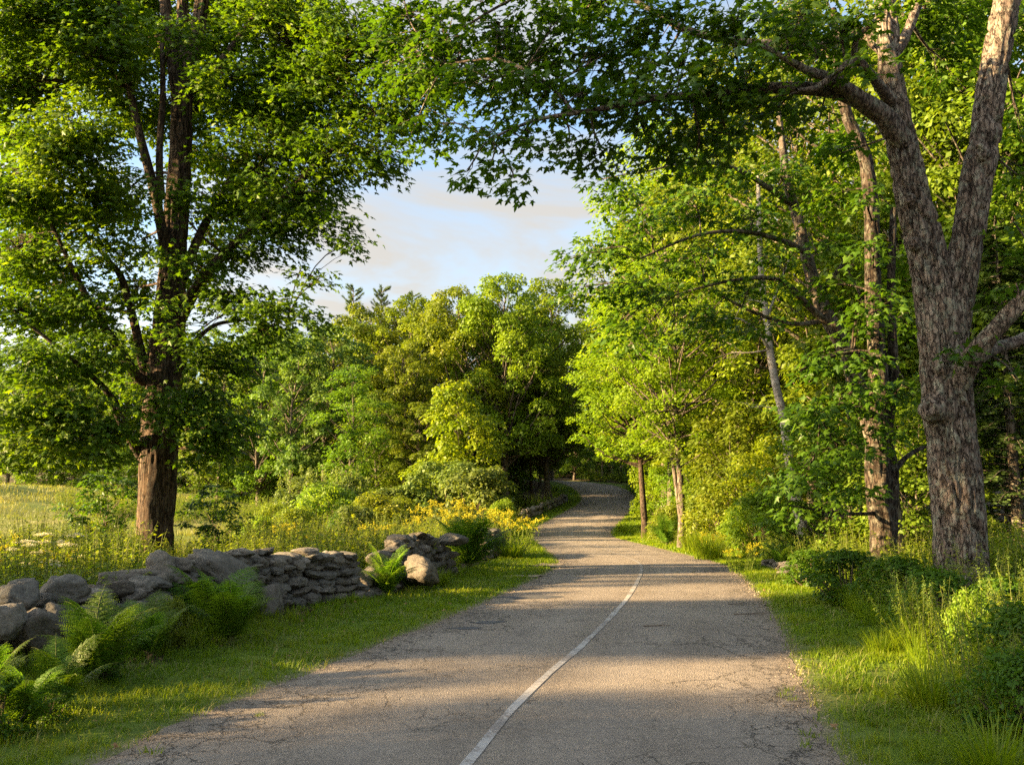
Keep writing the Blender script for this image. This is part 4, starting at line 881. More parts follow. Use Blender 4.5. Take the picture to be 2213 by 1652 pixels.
def build_trees():
    T = place_tree
    g = 'trees of the far wood'
    T('oakc', 985, 92, 612, .3, 'broad rounded oak in the middle of the far wood, behind the small young maple', 'oak_tree', group=g, wide=.80)
    T('oak', 1095, 90, 588, 2.1, 'tallest rounded oak of the far wood with bare grey limbs under its crown', 'oak_tree', group=g, wide=.78)
    T('oakb', 1185, 97, 600, 4.0, 'rounded oak of the far wood half hidden by the bright roadside tree', 'oak_tree', group=g, wide=.85)
    T('oakb', 890, 96, 634, 1.0, 'yellow-green oak left of the broad rounded oak, under the dark skyline tuft', 'oak_tree', group=g, wide=.8)
    T('wood', 790, 98, 655, .0, 'yellow-lit tree of the far wood below the two skyline pines', 'forest_tree', group=g)
    T('wood', 868, 84, 735, 3.6, 'tree of the far wood filling the gap left of the rounded oaks', 'forest_tree', group=g, wide=.9)
    T('cool', 700, 88, 690, 2.0, 'bluish-green feathery tree at the left of the far wood with a pale thin trunk', 'forest_tree', group=g)
    T('cool', 630, 84, 720, 3.0, 'cool dark green tree next to the big left maple leaves in the far wood', 'forest_tree', group=g)
    T('woodb', 560, 92, 700, 3.7, 'shaded tree of the far wood seen right of the left maple trunk', 'forest_tree', group=g)
    T('woodb', 470, 94, 740, 5.0, 'dim tree of the far wood peeping right beside the left maple trunk', 'forest_tree', group=g)
    T('layer', 755, 73, 778, .5, 'slender layered tree standing in front of the far wood left of centre', 'forest_tree', group='young trees before the far wood')
    T('layer', 810, 80, 850, 2.5, 'small layered tree beside the slender one at the foot of the far wood', 'forest_tree', group='young trees before the far wood', wide=1.1)
    T('young', 990, 66, 818, .8, 'young bright green maple standing alone above the rounded bushes', 'young_maple', group='young trees before the far wood')
    T('woodb', 905, 80, 860, 1.4, 'low dark tree behind the young bright maple', 'forest_tree', group=g)
    T('pine', 752, 116, 622, .4, 'left of two dark pines poking above the far skyline', 'pine_tree', group='skyline pines')
    T('pine', 815, 116, 624, 2.2, 'right of two dark pines poking above the far skyline', 'pine_tree', group='skyline pines')
    T('pine', 884, 120, 634, 4.4, 'small dark pine tuft on the skyline beside the oaks', 'pine_tree', group='skyline pines')
    # around the far bend
    g = 'trees at the far bend'
    T('road', 1150, 96, 800, .4, 'tree with a straight grey trunk at the inside of the far bend', 'roadside_tree', group=g, wide=.8)
    T('wood', 1117, 99, 760, 1.3, 'thin trunked tree left of the grey trunk at the far bend', 'roadside_tree', group=g, wide=.6)
    T('wood', 1184, 104, 770, 2.6, 'dark trunked tree right of the grey trunk at the far bend', 'roadside_tree', group=g, wide=.7)
    T('wood', 1165, 112, 740, 4.6, 'shaded tree behind the grey trunk at the far bend', 'roadside_tree', group=g, wide=.8)
    # right side, from the bend towards the camera
    g = 'trees along the right side of the road'
    T('road', 1394, 56, 700, .2, 'bright roadside tree with a bare orange-lit trunk at the right road edge', 'roadside_tree', group=g)
    T('roadb', 1470, 42, 560, 1.1, 'twin-trunked tree on the right bank beside the low branch', 'roadside_tree', group=g, wide=.9)
    T('roadd', 1436, 64, 360, 2.0, 'tall sunlit tree forming the right edge of the sky gap', 'roadside_tree', group=g, wide=.82)
    T('roadb', 1425, 76, 470, 3.0, 'thin-crowned tree beside the sky gap over the far bend', 'roadside_tree', group=g, wide=.8)
    T('roadd', 1450, 57, 230, .7, 'tall bright tree behind the twin trunks', 'roadside_tree', group=g, wide=.8)
    T('roadb', 1560, 50, 330, 2.8, 'bright tree with brown trunk behind the birch', 'roadside_tree', group=g, wide=.9)
    T('roadc', 1640, 46, 60, 4.0, 'tall tree rising behind the leaning maple', 'roadside_tree', group=g, wide=.8)
    T('roadd', 1760, 42, 40, 5.2, 'tall tree behind the second maple trunk', 'roadside_tree', group=g, wide=.85)
    T('roadc', 1900, 36, -60, .9, 'tall tree seen between the two stems of the forked maple', 'roadside_tree', group=g, wide=.9)
    T('roadc', 2060, 33, -40, 2.4, 'tall tree behind the fork of the grey maple', 'roadside_tree', group=g, wide=.9)
    T('roadc', 2190, 30, -80, 3.4, 'tall shaded tree at the right border behind the grey maple', 'roadside_tree', group=g, wide=.9)
    T('hemlock', 2196, 24, 470, .6, 'dark hemlock with drooping boughs at the right border', 'hemlock_tree', group=g)
    T('hemlock', 2120, 29, 640, 2.6, 'dark hemlock hidden behind the grey maple trunk', 'hemlock_tree', group=g)
    g = 'small trees under the right-hand wood'
    T('under', 1600, 39, 860, .3, 'small leafy tree below the birch on the right bank', 'small_tree', group=g)
    T('underb', 1600, 47, 900, 1.2, 'small bright leafy tree right of the twin trunks', 'small_tree', group=g)
    T('underb', 1660, 36, 930, 2.2, 'small bright leafy tree at the foot of the birch', 'small_tree', group=g)
    T('under', 1780, 28, 880, 3.1, 'small shaded tree between birch and second maple', 'small_tree', group=g)
    T('under', 1990, 25, 850, 4.0, 'small shaded tree between the two nearest right trunks', 'small_tree', group=g)
    T('underb', 1455, 60, 980, 5.0, 'small bright leafy tree behind the orange-lit trunk', 'small_tree', group=g)
    T('underb', 1425, 74, 950, 4.4, 'small bright leafy tree right of the far road', 'small_tree', group=g)
    T('under', 1510, 54, 960, .8, 'small leafy tree behind the twin trunks', 'small_tree', group=g)

def build_deep_wood():
    r = np.random.default_rng(77)
    g = Geo(); gt = Geo()
    def put(key, x, y, h, wide=1.):
        tg, cg = P_(key)[:2]
        s = h / HGT[key]; rz = r.uniform(0, 6.28); z = tz(x, y) - .2
        V, F3, F4, T = cg.arrays()
        g.add_geo((V, F3, F4, T), loc=(x, y, z), rz=rz, sc=(s * wide, s * wide, s), dt=r.normal(0, .08))
        gt.add_geo(tg, loc=(x, y, z), rz=rz, sc=(s * wide, s * wide, s))
    # wall of wood closing the view behind the named trees
    for px, Y, yt in [(500, 106, 730), (570, 108, 715), (640, 104, 715), (690, 108, 700), (740, 106, 690), (610, 116, 700), (800, 110, 690), (-60, 128, 720), (40, 130, 720), (130, 126, 700), (230, 130, 700), (330, 128, 700), (440, 130, 700), (540, 128, 690), (850, 120, 690), (920, 122, 680), (990, 120, 670), (1060, 122, 660), (1130, 120, 660), (1190, 124, 680), (-120, 104, 800), (-40, 108, 800), (20, 104, 790), (70, 116, 740), (110, 108, 780), (160, 112, 750), (210, 104, 780), (260, 112, 740), (310, 108, 750), (400, 104, 740), (520, 112, 740), (640, 112, 730), (1250, 146, 700), (1320, 142, 640), (1390, 128, 600), (1240, 132, 820), (1300, 138, 860), (1180, 150, 720), (1440, 110, 500), (1520, 90, 380), (1425, 108, 640), (1445, 88, 520)]:
        put(['wood', 'woodb', 'cool'][r.integers(3)], at(px, 1000, Y)[0], Y, at(px, yt, Y)[2] - tz(at(px, 1000, Y)[0], Y))
    for px, Y in [(1620, 70), (1720, 62), (1830, 54), (1960, 50), (2100, 46), (2230, 44), (1560, 84), (1700, 84), (1900, 72), (2080, 66), (2250, 60), (2330, 36), (2420, 28)]:
        put(['roadc', 'wood', 'woodb'][r.integers(3)], at(px, 1000, Y)[0], Y, r.uniform(17, 22))
    for px, Y in [(1425, 104), (1410, 112), (1450, 96), (1395, 126), (1290, 142), (1240, 146), (1450, 88), (1200, 146), (1120, 140), (1150, 136), (1080, 112), (1060, 104), (1340, 146), (1220, 154), (1260, 156), (1300, 152), (1350, 156), (1180, 152), (1240, 162), (1320, 162), (60, 100), (180, 102), (260, 100), (340, 102), (420, 100), (520, 98), (600, 94), (660, 95), (730, 92), (800, 90), (860, 92), (940, 88), (1020, 92), (1070, 96)]:
        put(['under', 'under', 'underb'][r.integers(3)], at(px, 1000, Y)[0], Y, r.uniform(5, 8), 1.2)
    o = link('woods', g.mesh('woods', M_WOOD)); tag(o, kind='stuff')
    o['label'] = 'deep wood closing the view behind the trees'; o['category'] = 'woods'
    link('trunks', gt.mesh('trunks', M_BARK_F, True), o)

def build_west_wood():
    """the wood on the left, outside the frame, whose shade lies over the road"""
    r = np.random.default_rng(91)
    g = Geo(); gt = Geo()
    for (x, y, h, key, wide) in WEST:
        tg, cg = P_(key)[:2]; s = h / HGT[key]; rz = r.uniform(0, 6.28); z = tz(x, y) - .2
        g.add_geo(cg, loc=(x, y, z), rz=rz, sc=(s * wide, s * wide, s)); gt.add_geo(tg, loc=(x, y, z), rz=rz, sc=(s * wide, s * wide, s))
    o = link('woods', g.mesh('woods', M_WOOD)); tag(o, kind='stuff')
    o['label'] = 'wood beside the left of the road shading it'; o['category'] = 'woods'
    link('trunks', gt.mesh('trunks', M_BARK_F, True), o)

# ------------------------------------------------------------------ dry stone walls
def rock_mesh(seed, blocky=.5):
    r = np.random.default_rng(seed); U, Fc = _ICO
    n = 15
    pn = nrm(r.normal(size=(n, 3)))
    ax = np.concatenate([np.eye(3), -np.eye(3)]); ax = nrm(ax + r.normal(0, .16, ax.shape))
    pn = np.concatenate([pn, ax]); pd = np.concatenate([r.uniform(.74, 1.12, n), r.uniform(.74, .96, 6)])
    dots = np.maximum(U @ pn.T, .02)
    rr = pd / dots
    k = 34 + 26 * blocky
    R = (rr ** -k).sum(1) ** (-1 / k)
    R = np.minimum(R, 1.25)
    V = U * R[:, None]
    V = V * (1 + (fbm(V * 1.6 + seed, seed, 3) - .5)[:, None] * .09 + (fbm(V * 4.5 + seed, seed + 4, 3) - .5)[:, None] * .10 + (fbm(V * 14 + seed, seed + 8, 2) - .5)[:, None] * .035)
    cf = 2 * fbm(V * 1.25 + seed * 1.7, seed + 12, 3) - 1
    V = V * (1 - .13 * np.exp(-(cf / .07)**2) + .05 * (fbm(V * 9 + seed, seed + 15, 3) - .5))[:, None]
    return make_mesh('stone', V, Fc, np.zeros((0, 4), int), M_STONE, True)
ROCKS_R = []; ROCKS_B = []

def stone_wall(name, label, path, hfun, wr, hr, seed, flat=False, specials=(), depth=.55, skip=0., back=True):
    """path (x, y) from near to far; courses of separate stones"""
    r = np.random.default_rng(seed)
    P = smooth_path(np.c_[np.asarray(path, float), np.zeros(len(path))], 120)[:, :2]
    D = np.concatenate([[0], np.cumsum(np.linalg.norm(np.diff(P, axis=0), axis=1))]); Ln = D[-1]
    base = (P[0, 0], P[0, 1], tz(P[0, 0], P[0, 1]))
    root = thing(name, label, 'stone wall', base, 0, 'dry stone walls along the left verge')
    pool = ROCKS_B if flat else ROCKS_R
    def put(x, y, z, sx, sy, sz, rz, tx=0., ty=0., pool_=None):
        me = (pool_ or pool)[r.integers(len(pool))]
        o = link('stone', me, root, (x - base[0], y - base[1], z - base[2]))
        o.scale = (sx, sy, sz); o.rotation_euler = (tx, ty, rz)
    rows = [(0., 1.0)] + ([(.42, 1.5)] if back else [])
    for off, big in rows:
        s0 = 0.
        zc = 0.; c = 0
        while zc < .98 * max(hfun(0), hfun(Ln), hfun(Ln / 2)):
            ch = r.uniform(*hr) * big
            s = -r.uniform(0, .2)
            while s < Ln:
                w = r.uniform(*wr) * big
                m = min(max(s + w / 2, 0), Ln)
                if zc + ch * .55 < hfun(m) + r.uniform(-.05, .06) and r.uniform() > skip * (c > 0):
                    x = np.interp(m, D, P[:, 0]); y = np.interp(m, D, P[:, 1])
                    i = min(int(m / Ln * 119), 118); t = P[i + 1] - P[i]; t /= np.linalg.norm(t); nn = np.array([-t[1], t[0]])
                    o = off + r.normal(0, .05) + .05 * c * (1 if off == 0 else -1)
                    hh = ch * r.uniform(.8, 1.2)
                    put(x + nn[0] * o, y + nn[1] * o, tz(x, y) + zc + hh * .45 + r.normal(0, .015), w * .515, depth * .5 * r.uniform(.8, 1.2), hh * .54,
                        math.atan2(t[1], t[0]) + r.normal(0, .16) + (math.pi if r.uniform() < .5 else 0), r.normal(0, .12), r.normal(0, .10 if flat else .2))
                s += w * .93
            zc += ch * .90; c += 1
    for (px, py, Y, sx, sy, sz, tilt) in specials:
        p = at(px, py, Y)
        put(p[0], p[1], p[2], sx, sy, sz, math.atan2(P[-1, 1] - P[0, 1], P[-1, 0] - P[0, 0]) * .6 + r.normal(0, .2), r.normal(0, .08), tilt, ROCKS_R)
    return root

def g2(px, py, Y):
    p = at(px, py, Y); return (p[0], p[1])

def build_walls():
    for i in range(8):
        ROCKS_R.append(rock_mesh(100 + i, .15)); ROCKS_B.append(rock_mesh(200 + i, .9))
    a = [(-6.3, 8.6), (-5.55, 10.2), (-5.25, 12.), (-4.9, 13.9)]
    stone_wall('stone_wall', 'near stretch of dry stone wall, rounded grey boulders behind the big ferns', a, lambda s: .64 + .045 * s, (.20, .46), (.15, .29), 3,
               specials=[(38, 1292, 10.3, .25, .28, .22, 0), (78, 1360, 9.9, .30, .3, .24, .3), (132, 1274, 11.0, .28, .26, .20, -.2), (318, 1252, 13.4, .72, .42, .20, .02), (405, 1262, 13.9, .42, .34, .17, .1), (20, 1340, 9.6, .20, .23, .22, .1), (232, 1312, 11.4, .13, .15, .10, .2), (262, 1340, 11.2, .15, .16, .13, -.2), (300, 1318, 12.0, .14, .15, .12, .1), (330, 1345, 11.6, .17, .16, .14, .3), (285, 1290, 12.2, .18, .16, .11, -.3), (180, 1330, 10.8, .16, .16, .14, .2), (350, 1300, 12.6, .16, .15, .12, 0), (120, 1330, 10.2, .15, .15, .12, .4)])
    b = [(-4.9, 13.9), (-4.5, 15.2), (-3.75, 16.6), (-3.05, 17.9)]
    stone_wall('stone_wall', 'stretch of dry stone wall of tightly stacked flat dark slabs below a pointed boulder', b, lambda s: .98 - .05 * s / 5, (.20, .50), (.10, .20), 4, True,
               specials=[(478, 1238, 14.6, .58, .45, .34, .55), (586, 1300, 15.2, .22, .2, .36, .1)])
    c = [(-3.0, 18.5), (-2.75, 20.2), (-2.4, 22.0), (-1.75, 24.6)]
    stone_wall('stone_wall', 'broken stretch of pale piled stones between two fern clumps', c, lambda s: .45 + .70 * math.sin(max(0, min((s - 1.2) / 4.6, 1)) * 2.5), (.24, .52), (.14, .26), 5, True, specials=[(908, 1236, 20.3, .40, .42, .27, .6), (975, 1165, 24.4, .36, .4, .22, .2)])
    d = [(-.95, 32.5), (-.55, 35.5)]
    stone_wall('stone_wall', 'short pale heap of wall stones beside the yellow flowers at the bend', d, lambda s: 1.05, (.3, .7), (.2, .36), 6, False, specials=[(1065, 1160, 34, .55, .45, .3, .4)])
    e = [(1.5, 74), (3.2, 80), (5.6, 88.), (6.9, 95.), (7.0, 102)]
    e = [g2(1128, 1112, 78), g2(1165, 1095, 86), g2(1200, 1080, 94), g2(1222, 1062, 101)]
    stone_wall('stone_wall', 'distant low line of rubble wall along the grass at the far bend', e, lambda s: .8, (.6, 1.3), (.35, .6), 7, False, back=False, skip=.3)
    f = [g2(1655, 1178, 29), g2(1690, 1188, 26.5), g2(1712, 1198, 25)]
    stone_wall('stone_wall', 'few flat stones half buried in weeds below the birch', f, lambda s: .28, (.22, .42), (.10, .18), 8, True, back=False, skip=.3)

# ------------------------------------------------------------------ plants
def frond_geo(seed, Lf, pairs=19, wid=.18):
    r = np.random.default_rng(seed); g = Geo(); st = Geo()
    t = np.linspace(0, 1, 14)
    # arching in the x-z plane
    arch = r.uniform(.75, 1.15)
    X = Lf * (.62 * t**1.25); Z = Lf * (1.0 * t - .42 * arch * t**2.6)
    P = np.stack([X, np.zeros_like(X), Z], 1)
    tube(st, P, np.linspace(.006, .0015, 14), 4)
    T = nrm(np.gradient(P, axis=0))
    ts = np.linspace(.14, .985, pairs)
    for k, tt in enumerate(ts):
        c = np.array([np.interp(tt, t, P[:, q]) for q in range(3)]); tg = nrm(np.array([np.interp(tt, t, T[:, q]) for q in range(3)]))
        up = np.cross(tg, np.array([0, 1., 0])); up = up if up[2] > 0 else -up
        ln = wid * Lf / .9 * math.sin(math.pi * min(.12 + tt * .93, 1))**.75 + .012
        for s in (1, -1):
            d = nrm(np.array([0, s * 1., 0]) + tg * .42 - up * .18 + r.normal(0, .05, 3))
            m = 11
            q = np.linspace(.06, 1, m)
            pp = c + d * (q * ln)[:, None] - np.array([0, 0, 1]) * (.12 * ln * q**2)[:, None]
            sd = nrm(np.cross(up, d))
            for e in (1, -1):
                tip = np.broadcast_to(sd * e + d * .55, (m, 3))
                scatter(g, (LEAF_DIA[0] * np.array([.95, 1, 1]), LEAF_DIA[1]), pp, up + r.normal(0, .15, (m, 3)), tip, ln * .19 * (1.2 - .85 * q), .5 + .12 * r.normal() + .15 * (tt - .5))
    return st, g

def build_ferns():
    fr = []
    for i in range(5):
        st, g = frond_geo(300 + i, .95)
        fr.append((st.mesh('stalk', M_STEM, True), g.mesh('frond', M_FERN)))
    r = np.random.default_rng(66)
    spots = [(205, 1420, 9.4, 1.15, 17, 'big lit fern clump in front of the rounded boulders at the left'),
             (330, 1395, 11.0, 1.1, 10, 'smaller fern leaning over the boulders beside the big lit clump'),
             (500, 1375, 12.3, 1.25, 17, 'dark fern clump below the pointed boulder of the wall'),
             (455, 1330, 13.3, 1.5, 10, 'fern standing up in front of the wide pale capstone'),
             (60, 1500, 7.6, .72, 13, 'shaded fern in the bottom left corner'),
             (-20, 1440, 8.2, .85, 11, 'fern cut off by the left border beside the wall'),
             (130, 1480, 8.3, .85, 11, 'low fern between the corner fern and the big lit clump'),
             (835, 1265, 18.9, 1.5, 16, 'green fern clump closing the gap at the end of the slab wall'),
             (1012, 1215, 26.5, 2.2, 20, 'tall coarse fern clump right of the piled pale stones'),
             (885, 1245, 20.6, .9, 9, 'small fern at the foot of the piled pale stones')]
    for px, py, Y, s, n, lab in spots:
        p = at(px, py, Y); z = tz(p[0], Y)
        root = thing('fern', lab, 'fern', (p[0], Y, z), r.uniform(0, 6), 'ferns along the stone wall')
        for k in range(n):
            st, fm = fr[r.integers(5)]
            f = link('frond', fm, root); f.rotation_euler = (r.normal(0, .12), r.uniform(-.40, .12), k * 6.283 / n + r.normal(0, .2))
            q = s * r.uniform(.7, 1.1); f.scale = (q, q, q * r.uniform(.9, 1.15))
            link('stalk', st, f)
    # yellow-green drooping grass-like clump and ferns of the right bank
    spots = [(1440, 1150, 44, 2.2, 12, 'spreading fern clump below the orange-lit trunk'), (2160, 1420, 8.6, .8, 9, 'fern in the weeds near the right border'), (1690, 1195, 27, 1.2, 9, 'fern beside the birch foot')]
    for px, py, Y, s, n, lab in spots:
        p = at(px, py, Y); z = tz(p[0], Y)
        root = thing('fern', lab, 'fern', (p[0], Y, z), r.uniform(0, 6), 'ferns on the right bank')
        for k in range(n):
            st, fm = fr[r.integers(5)]
            f = link('frond', fm, root); f.rotation_euler = (r.normal(0, .12), r.uniform(-.40, .15), k * 6.283 / n + r.normal(0, .2))
            q = s * r.uniform(.7, 1.1); f.scale = (q, q, q)
            link('stalk', st, f)

def weed_geo(seed, n=16, h=1.0, spread=.35, leaf=.11, per=34, tmpl=LEAF_LONG, flower=None, wleaf=1.0):
    r = np.random.default_rng(seed); st = Geo(); lf = Geo(); fl = Geo()
    tm = (tmpl[0] * np.array([wleaf, 1, 1]), tmpl[1])
    for i in range(n):
        a = r.uniform(0, 6.28); q = math.sqrt(r.uniform()) * spread
        b = np.array([math.cos(a) * q, math.sin(a) * q, 0]); hh = h * r.uniform(.65, 1.1)
        e = b * 1.5 + np.array([r.normal(0, .10 * h), r.normal(0, .10 * h), hh])
        m = (b + e) / 2 + r.normal(0, .03 * h, 3)
        P = smooth_path([b, m, e], 6); tube(st, P, np.linspace(.007, .003, 6), 4)
        t = r.uniform(.12, 1, per)
        c = np.stack([np.interp(t, np.linspace(0, 1, 6), P[:, k]) for k in range(3)], 1)
        az = r.uniform(0, 6.28, per); u = np.stack([np.cos(az), np.sin(az), .25 + .5 * (t - .5)], 1)
        scatter(lf, tm, c, np.array([0, 0, 1.]) + u * .3 + r.normal(0, .3, (per, 3)), u + r.normal(0, .2, (per, 3)), leaf * r.uniform(.6, 1.2, per) * (1.15 - .5 * t), .45 + .25 * t + r.normal(0, .12) + r.normal(0, .08, per))
        if flower == 'plume':
            for k in range(7):
                az = r.uniform(0, 6.28); o = np.array([math.cos(az) * .12, math.sin(az) * .12, r.uniform(-.06, .14)]) * h * r.uniform(.4, 1.2)
                m_ = 18; tt = r.uniform(0, 1, m_)
                c = e - (0, 0, .05) + o * tt[:, None] + np.array([0, 0, .05]) * np.sin(tt * 3)[:, None]
                scatter(fl, LEAF_DIA, c, rdir(m_, r) + (0, 0, .5), rdir(m_, r), .030 * r.uniform(.6, 1.4, m_), .5 + r.normal(0, .25, m_))
        elif flower == 'spike':
            m_ = 40; tt = r.uniform(.75, 1.08, m_)
            c = b + (e - b) * tt[:, None] + r.normal(0, .018, (m_, 3))
            scatter(fl, LEAF_DIA, c, rdir(m_, r), rdir(m_, r) + (0, 0, 1), .03, .5 + r.normal(0, .2, m_))
    return st, lf, fl

def grass_clump_geo(seed, n=120, h=.7, spread=.18, w=.012, droop=.8):
    r = np.random.default_rng(seed); g = Geo()
    a = r.uniform(0, 6.28, n); q = np.sqrt(r.uniform(0, 1, n)) * spread
    P = np.stack([np.cos(a) * q, np.sin(a) * q, np.zeros(n)], 1)
    d = np.stack([np.cos(a + r.normal(0, .5, n)), np.sin(a + r.normal(0, .5, n))], 1)
    blades(g, P, h * r.uniform(.5, 1.1, n), w * r.uniform(.7, 1.3, n), d, r.uniform(.2, 1., n) * droop, .55 + r.normal(0, .15, n), seg=4)
    return g

def blades(g, P, h, w, d, lean, tint, seg=2):
    """curved tapering grass blades; d horizontal lean direction (n,2)"""
    n = len(P); d = d / np.maximum(np.linalg.norm(d, axis=1, keepdims=True), 1e-6)
    D3 = np.c_[d, np.zeros(n)]; S = np.c_[-d[:, 1], d[:, 0], np.zeros(n)]
    h = np.broadcast_to(h, (n,)); w = np.broadcast_to(w, (n,)); lean = np.broadcast_to(lean, (n,))
    cols = []
    for k in range(seg + 1):
        t = k / seg
        c = P + D3 * (lean * h * t**1.8)[:, None] + np.array([0, 0, 1.]) * (h * (t - .35 * np.minimum(lean, 1.2) * t**2.2))[:, None]
        if k < seg:
            ww = w * (1 - .65 * t) * .5
            cols += [c - S * ww[:, None], c + S * ww[:, None]]
        else: cols.append(c)
    V = np.stack(cols, 1); m = V.shape[1]
    f = []
    for k in range(seg - 1): f += [(2 * k, 2 * k + 1, 2 * k + 3), (2 * k, 2 * k + 3, 2 * k + 2)]
    f.append((2 * seg - 2, 2 * seg - 1, 2 * seg))
    Fc = (np.array(f)[None] + (np.arange(n) * m)[:, None, None]).reshape(-1, 3)
    g.add(V.reshape(-1, 3), Fc, np.repeat(np.clip(np.broadcast_to(tint, (n,)), 0, 1), m))

def lat_points(n, y0, y1, la, lb, side, r):
    """random points in a lateral band beside the road; side -1 left, +1 right"""
    i0 = np.argmin(abs(RC[:, 1] - y0) + (RS < 30) * 0); i1 = np.argmin(abs(RC[:, 1] - y1)); 
    s = r.uniform(RS[i0], RS[i1], n)
    l = r.uniform(0, 1, n)
    A = la(s) if callable(la) else la; B = lb(s) if callable(lb) else lb
    o = side * (HW + A + (B - A) * l) * np.interp(s, RS, WF)
    x = np.interp(s, RS, RC[:, 0]) + np.interp(s, RS, RN[:, 0]) * o
    y = np.interp(s, RS, RC[:, 1]) + np.interp(s, RS, RN[:, 1]) * o
    return x, y, A + (B - A) * l

def build_grass():
    r = np.random.default_rng(55)
    def wl(s):   # width of the left verge by distance along
        yy = np.interp(s, RS, RC[:, 1]); return np.interp(yy, [4, 9, 12, 14, 17, 20, 24, 34, 60, 100], [2.7, 2.6, 2.7, 2.5, 1.9, 1.9, 2.1, 1.8, 2.0, 2.6])
    def wr(s):
        yy = np.interp(s, RS, RC[:, 1]); return np.interp(yy, [4, 8, 12, 17, 24, 34, 60, 100], [1.7, 1.9, 1.9, 1.5, 1.4, 1.5, 1.5, 2.])
    g = Geo()
    for side, wf in ((-1, wl), (1, wr)):
        for (y0, y1, den, h, w) in [(4.2, 9, 2100, .085, .0085), (9, 14, 1500, .09, .011), (14, 22, 850, .10, .016), (22, 36, 420, .11, .026), (36, 64, 160, .12, .05), (64, 118, 60, .14, .09)]:
            area = (y1 - y0) * 2.2 * 1.15; n = int(area * den)
            x, y, l = lat_points(n, y0, y1, -.10, lambda s: wf(s) + .3, side, r)
            P2 = np.stack([x, y], 1)
            patch = fbm(P2 * 1.3, 31, 3); fine = fbm(P2 * 5., 35, 2)
            keep = r.uniform(0, 1, n) < np.clip((fine - .28) * 4, .05, 1) * np.where(l < .30, np.clip((l + .06) / .36, .05, 1) * (.25 + 1.1 * patch), 1)
            x, y, l, patch, fine = x[keep], y[keep], l[keep], patch[keep], fine[keep]
            n = len(x); z = terrain(x, y) - .012
            hh = h * (.45 + .9 * patch + .5 * fine) * r.uniform(.6, 1.25, n) * np.where(l < .2, .7, 1) * (1 + .7 * sstep(l, 1.4, 2.4))
            an = r.uniform(0, 6.28, n); d = np.stack([np.cos(an), np.sin(an)], 1)
            blades(g, np.stack([x, y, z], 1), hh, w * r.uniform(.7, 1.3, n), d, r.uniform(.15, 1.1, n), .42 + (patch - .5) * 1.0 + r.normal(0, .16, n), 2)
    o = link('grass', g.mesh('grass', M_GRASS)); tag(o, kind='stuff'); o['label'] = 'mown grass verge along both road edges'; o['category'] = 'grass'
    # dry straw blades among the green
    g = Geo()
    for side, wf in ((-1, wl), (1, wr)):
        for (y0, y1, n, w) in [(4.2, 9, 2600, .007), (9, 15, 2600, .010), (15, 30, 2200, .018)]:
            x, y, l = lat_points(n, y0, y1, -.05, lambda s: wf(s) + .5, side, r)
            k = r.uniform(0, 1, n) < np.clip((fbm(np.stack([x, y], 1) * .9, 61, 3) - .38) * 4, .04, 1); x, y = x[k], y[k]; n = len(x)
            an = r.uniform(0, 6.28, n)
            blades(g, np.stack([x, y, terrain(x, y) - .01], 1), r.uniform(.06, .2, n), w * r.uniform(.7, 1.3, n), np.stack([np.cos(an), np.sin(an)], 1), r.uniform(.4, 1.6, n), .7 + r.normal(0, .2, n), 2)
    o = link('dry_grass', g.mesh('dry_grass', M_HAY)); tag(o, kind='stuff'); o['label'] = 'dry straw blades in the verges'; o['category'] = 'dry grass'
    # broad clover and plantain leaves low in the turf
    g = Geo()
    for side, wf in ((-1, wl), (1, wr)):
        for (y0, y1, n, sz) in [(4.2, 9, 1800, .035), (9, 15, 1700, .045), (15, 26, 1500, .06)]:
            x, y, l = lat_points(n, y0, y1, .02, lambda s: wf(s) + .6, side, r)
            k = fbm(np.stack([x, y], 1) * 1.1, 77, 3) > .5; x, y = x[k], y[k]; n = len(x)
            P = np.stack([x, y, terrain(x, y) + r.uniform(.01, .07, n)], 1)
            scatter(g, LEAF_OVAL, P, np.array([0, 0, 1.]) + r.normal(0, .35, (n, 3)), rdir(n, r) * (1, 1, .2), sz * r.uniform(.6, 1.4, n), .4 + r.normal(0, .2, n))
    o = link('ground_cover', g.mesh('ground_cover', M_WEED)); tag(o, kind='stuff'); o['label'] = 'low clover leaves in the turf'; o['category'] = 'ground cover'
    # hay meadow on the left slope
    g = Geo()
    n = 60000
    y = 26 + 62 * r.uniform(0, 1, n)**1.25; x = -y * r.uniform(.10, .66, n)
    d, _, _ = road_frame(x, y)
    k = (-d - HW > 9) & (fbm(np.stack([x, y], 1) * .5, 14, 3) > .33); x, y = x[k], y[k]; n = len(x)
    P = np.stack([x, y, terrain(x, y) - .02], 1); pt = fbm(P[:, :2] * .16, 15, 3)
    an = r.uniform(0, 6.28, n)
    blades(g, P, (.14 + .22 * pt) * r.uniform(.5, 1.3, n), .020 * (y / 30), np.stack([np.cos(an), np.sin(an)], 1), r.uniform(.1, .8, n), .5 + (pt - .5) * 1.5 + r.normal(0, .18, n), 2)
    o = link('meadow_grass', g.mesh('meadow_grass', M_HAY)); tag(o, kind='stuff'); o['label'] = 'ripe hay meadow on the left slope'; o['category'] = 'meadow grass'

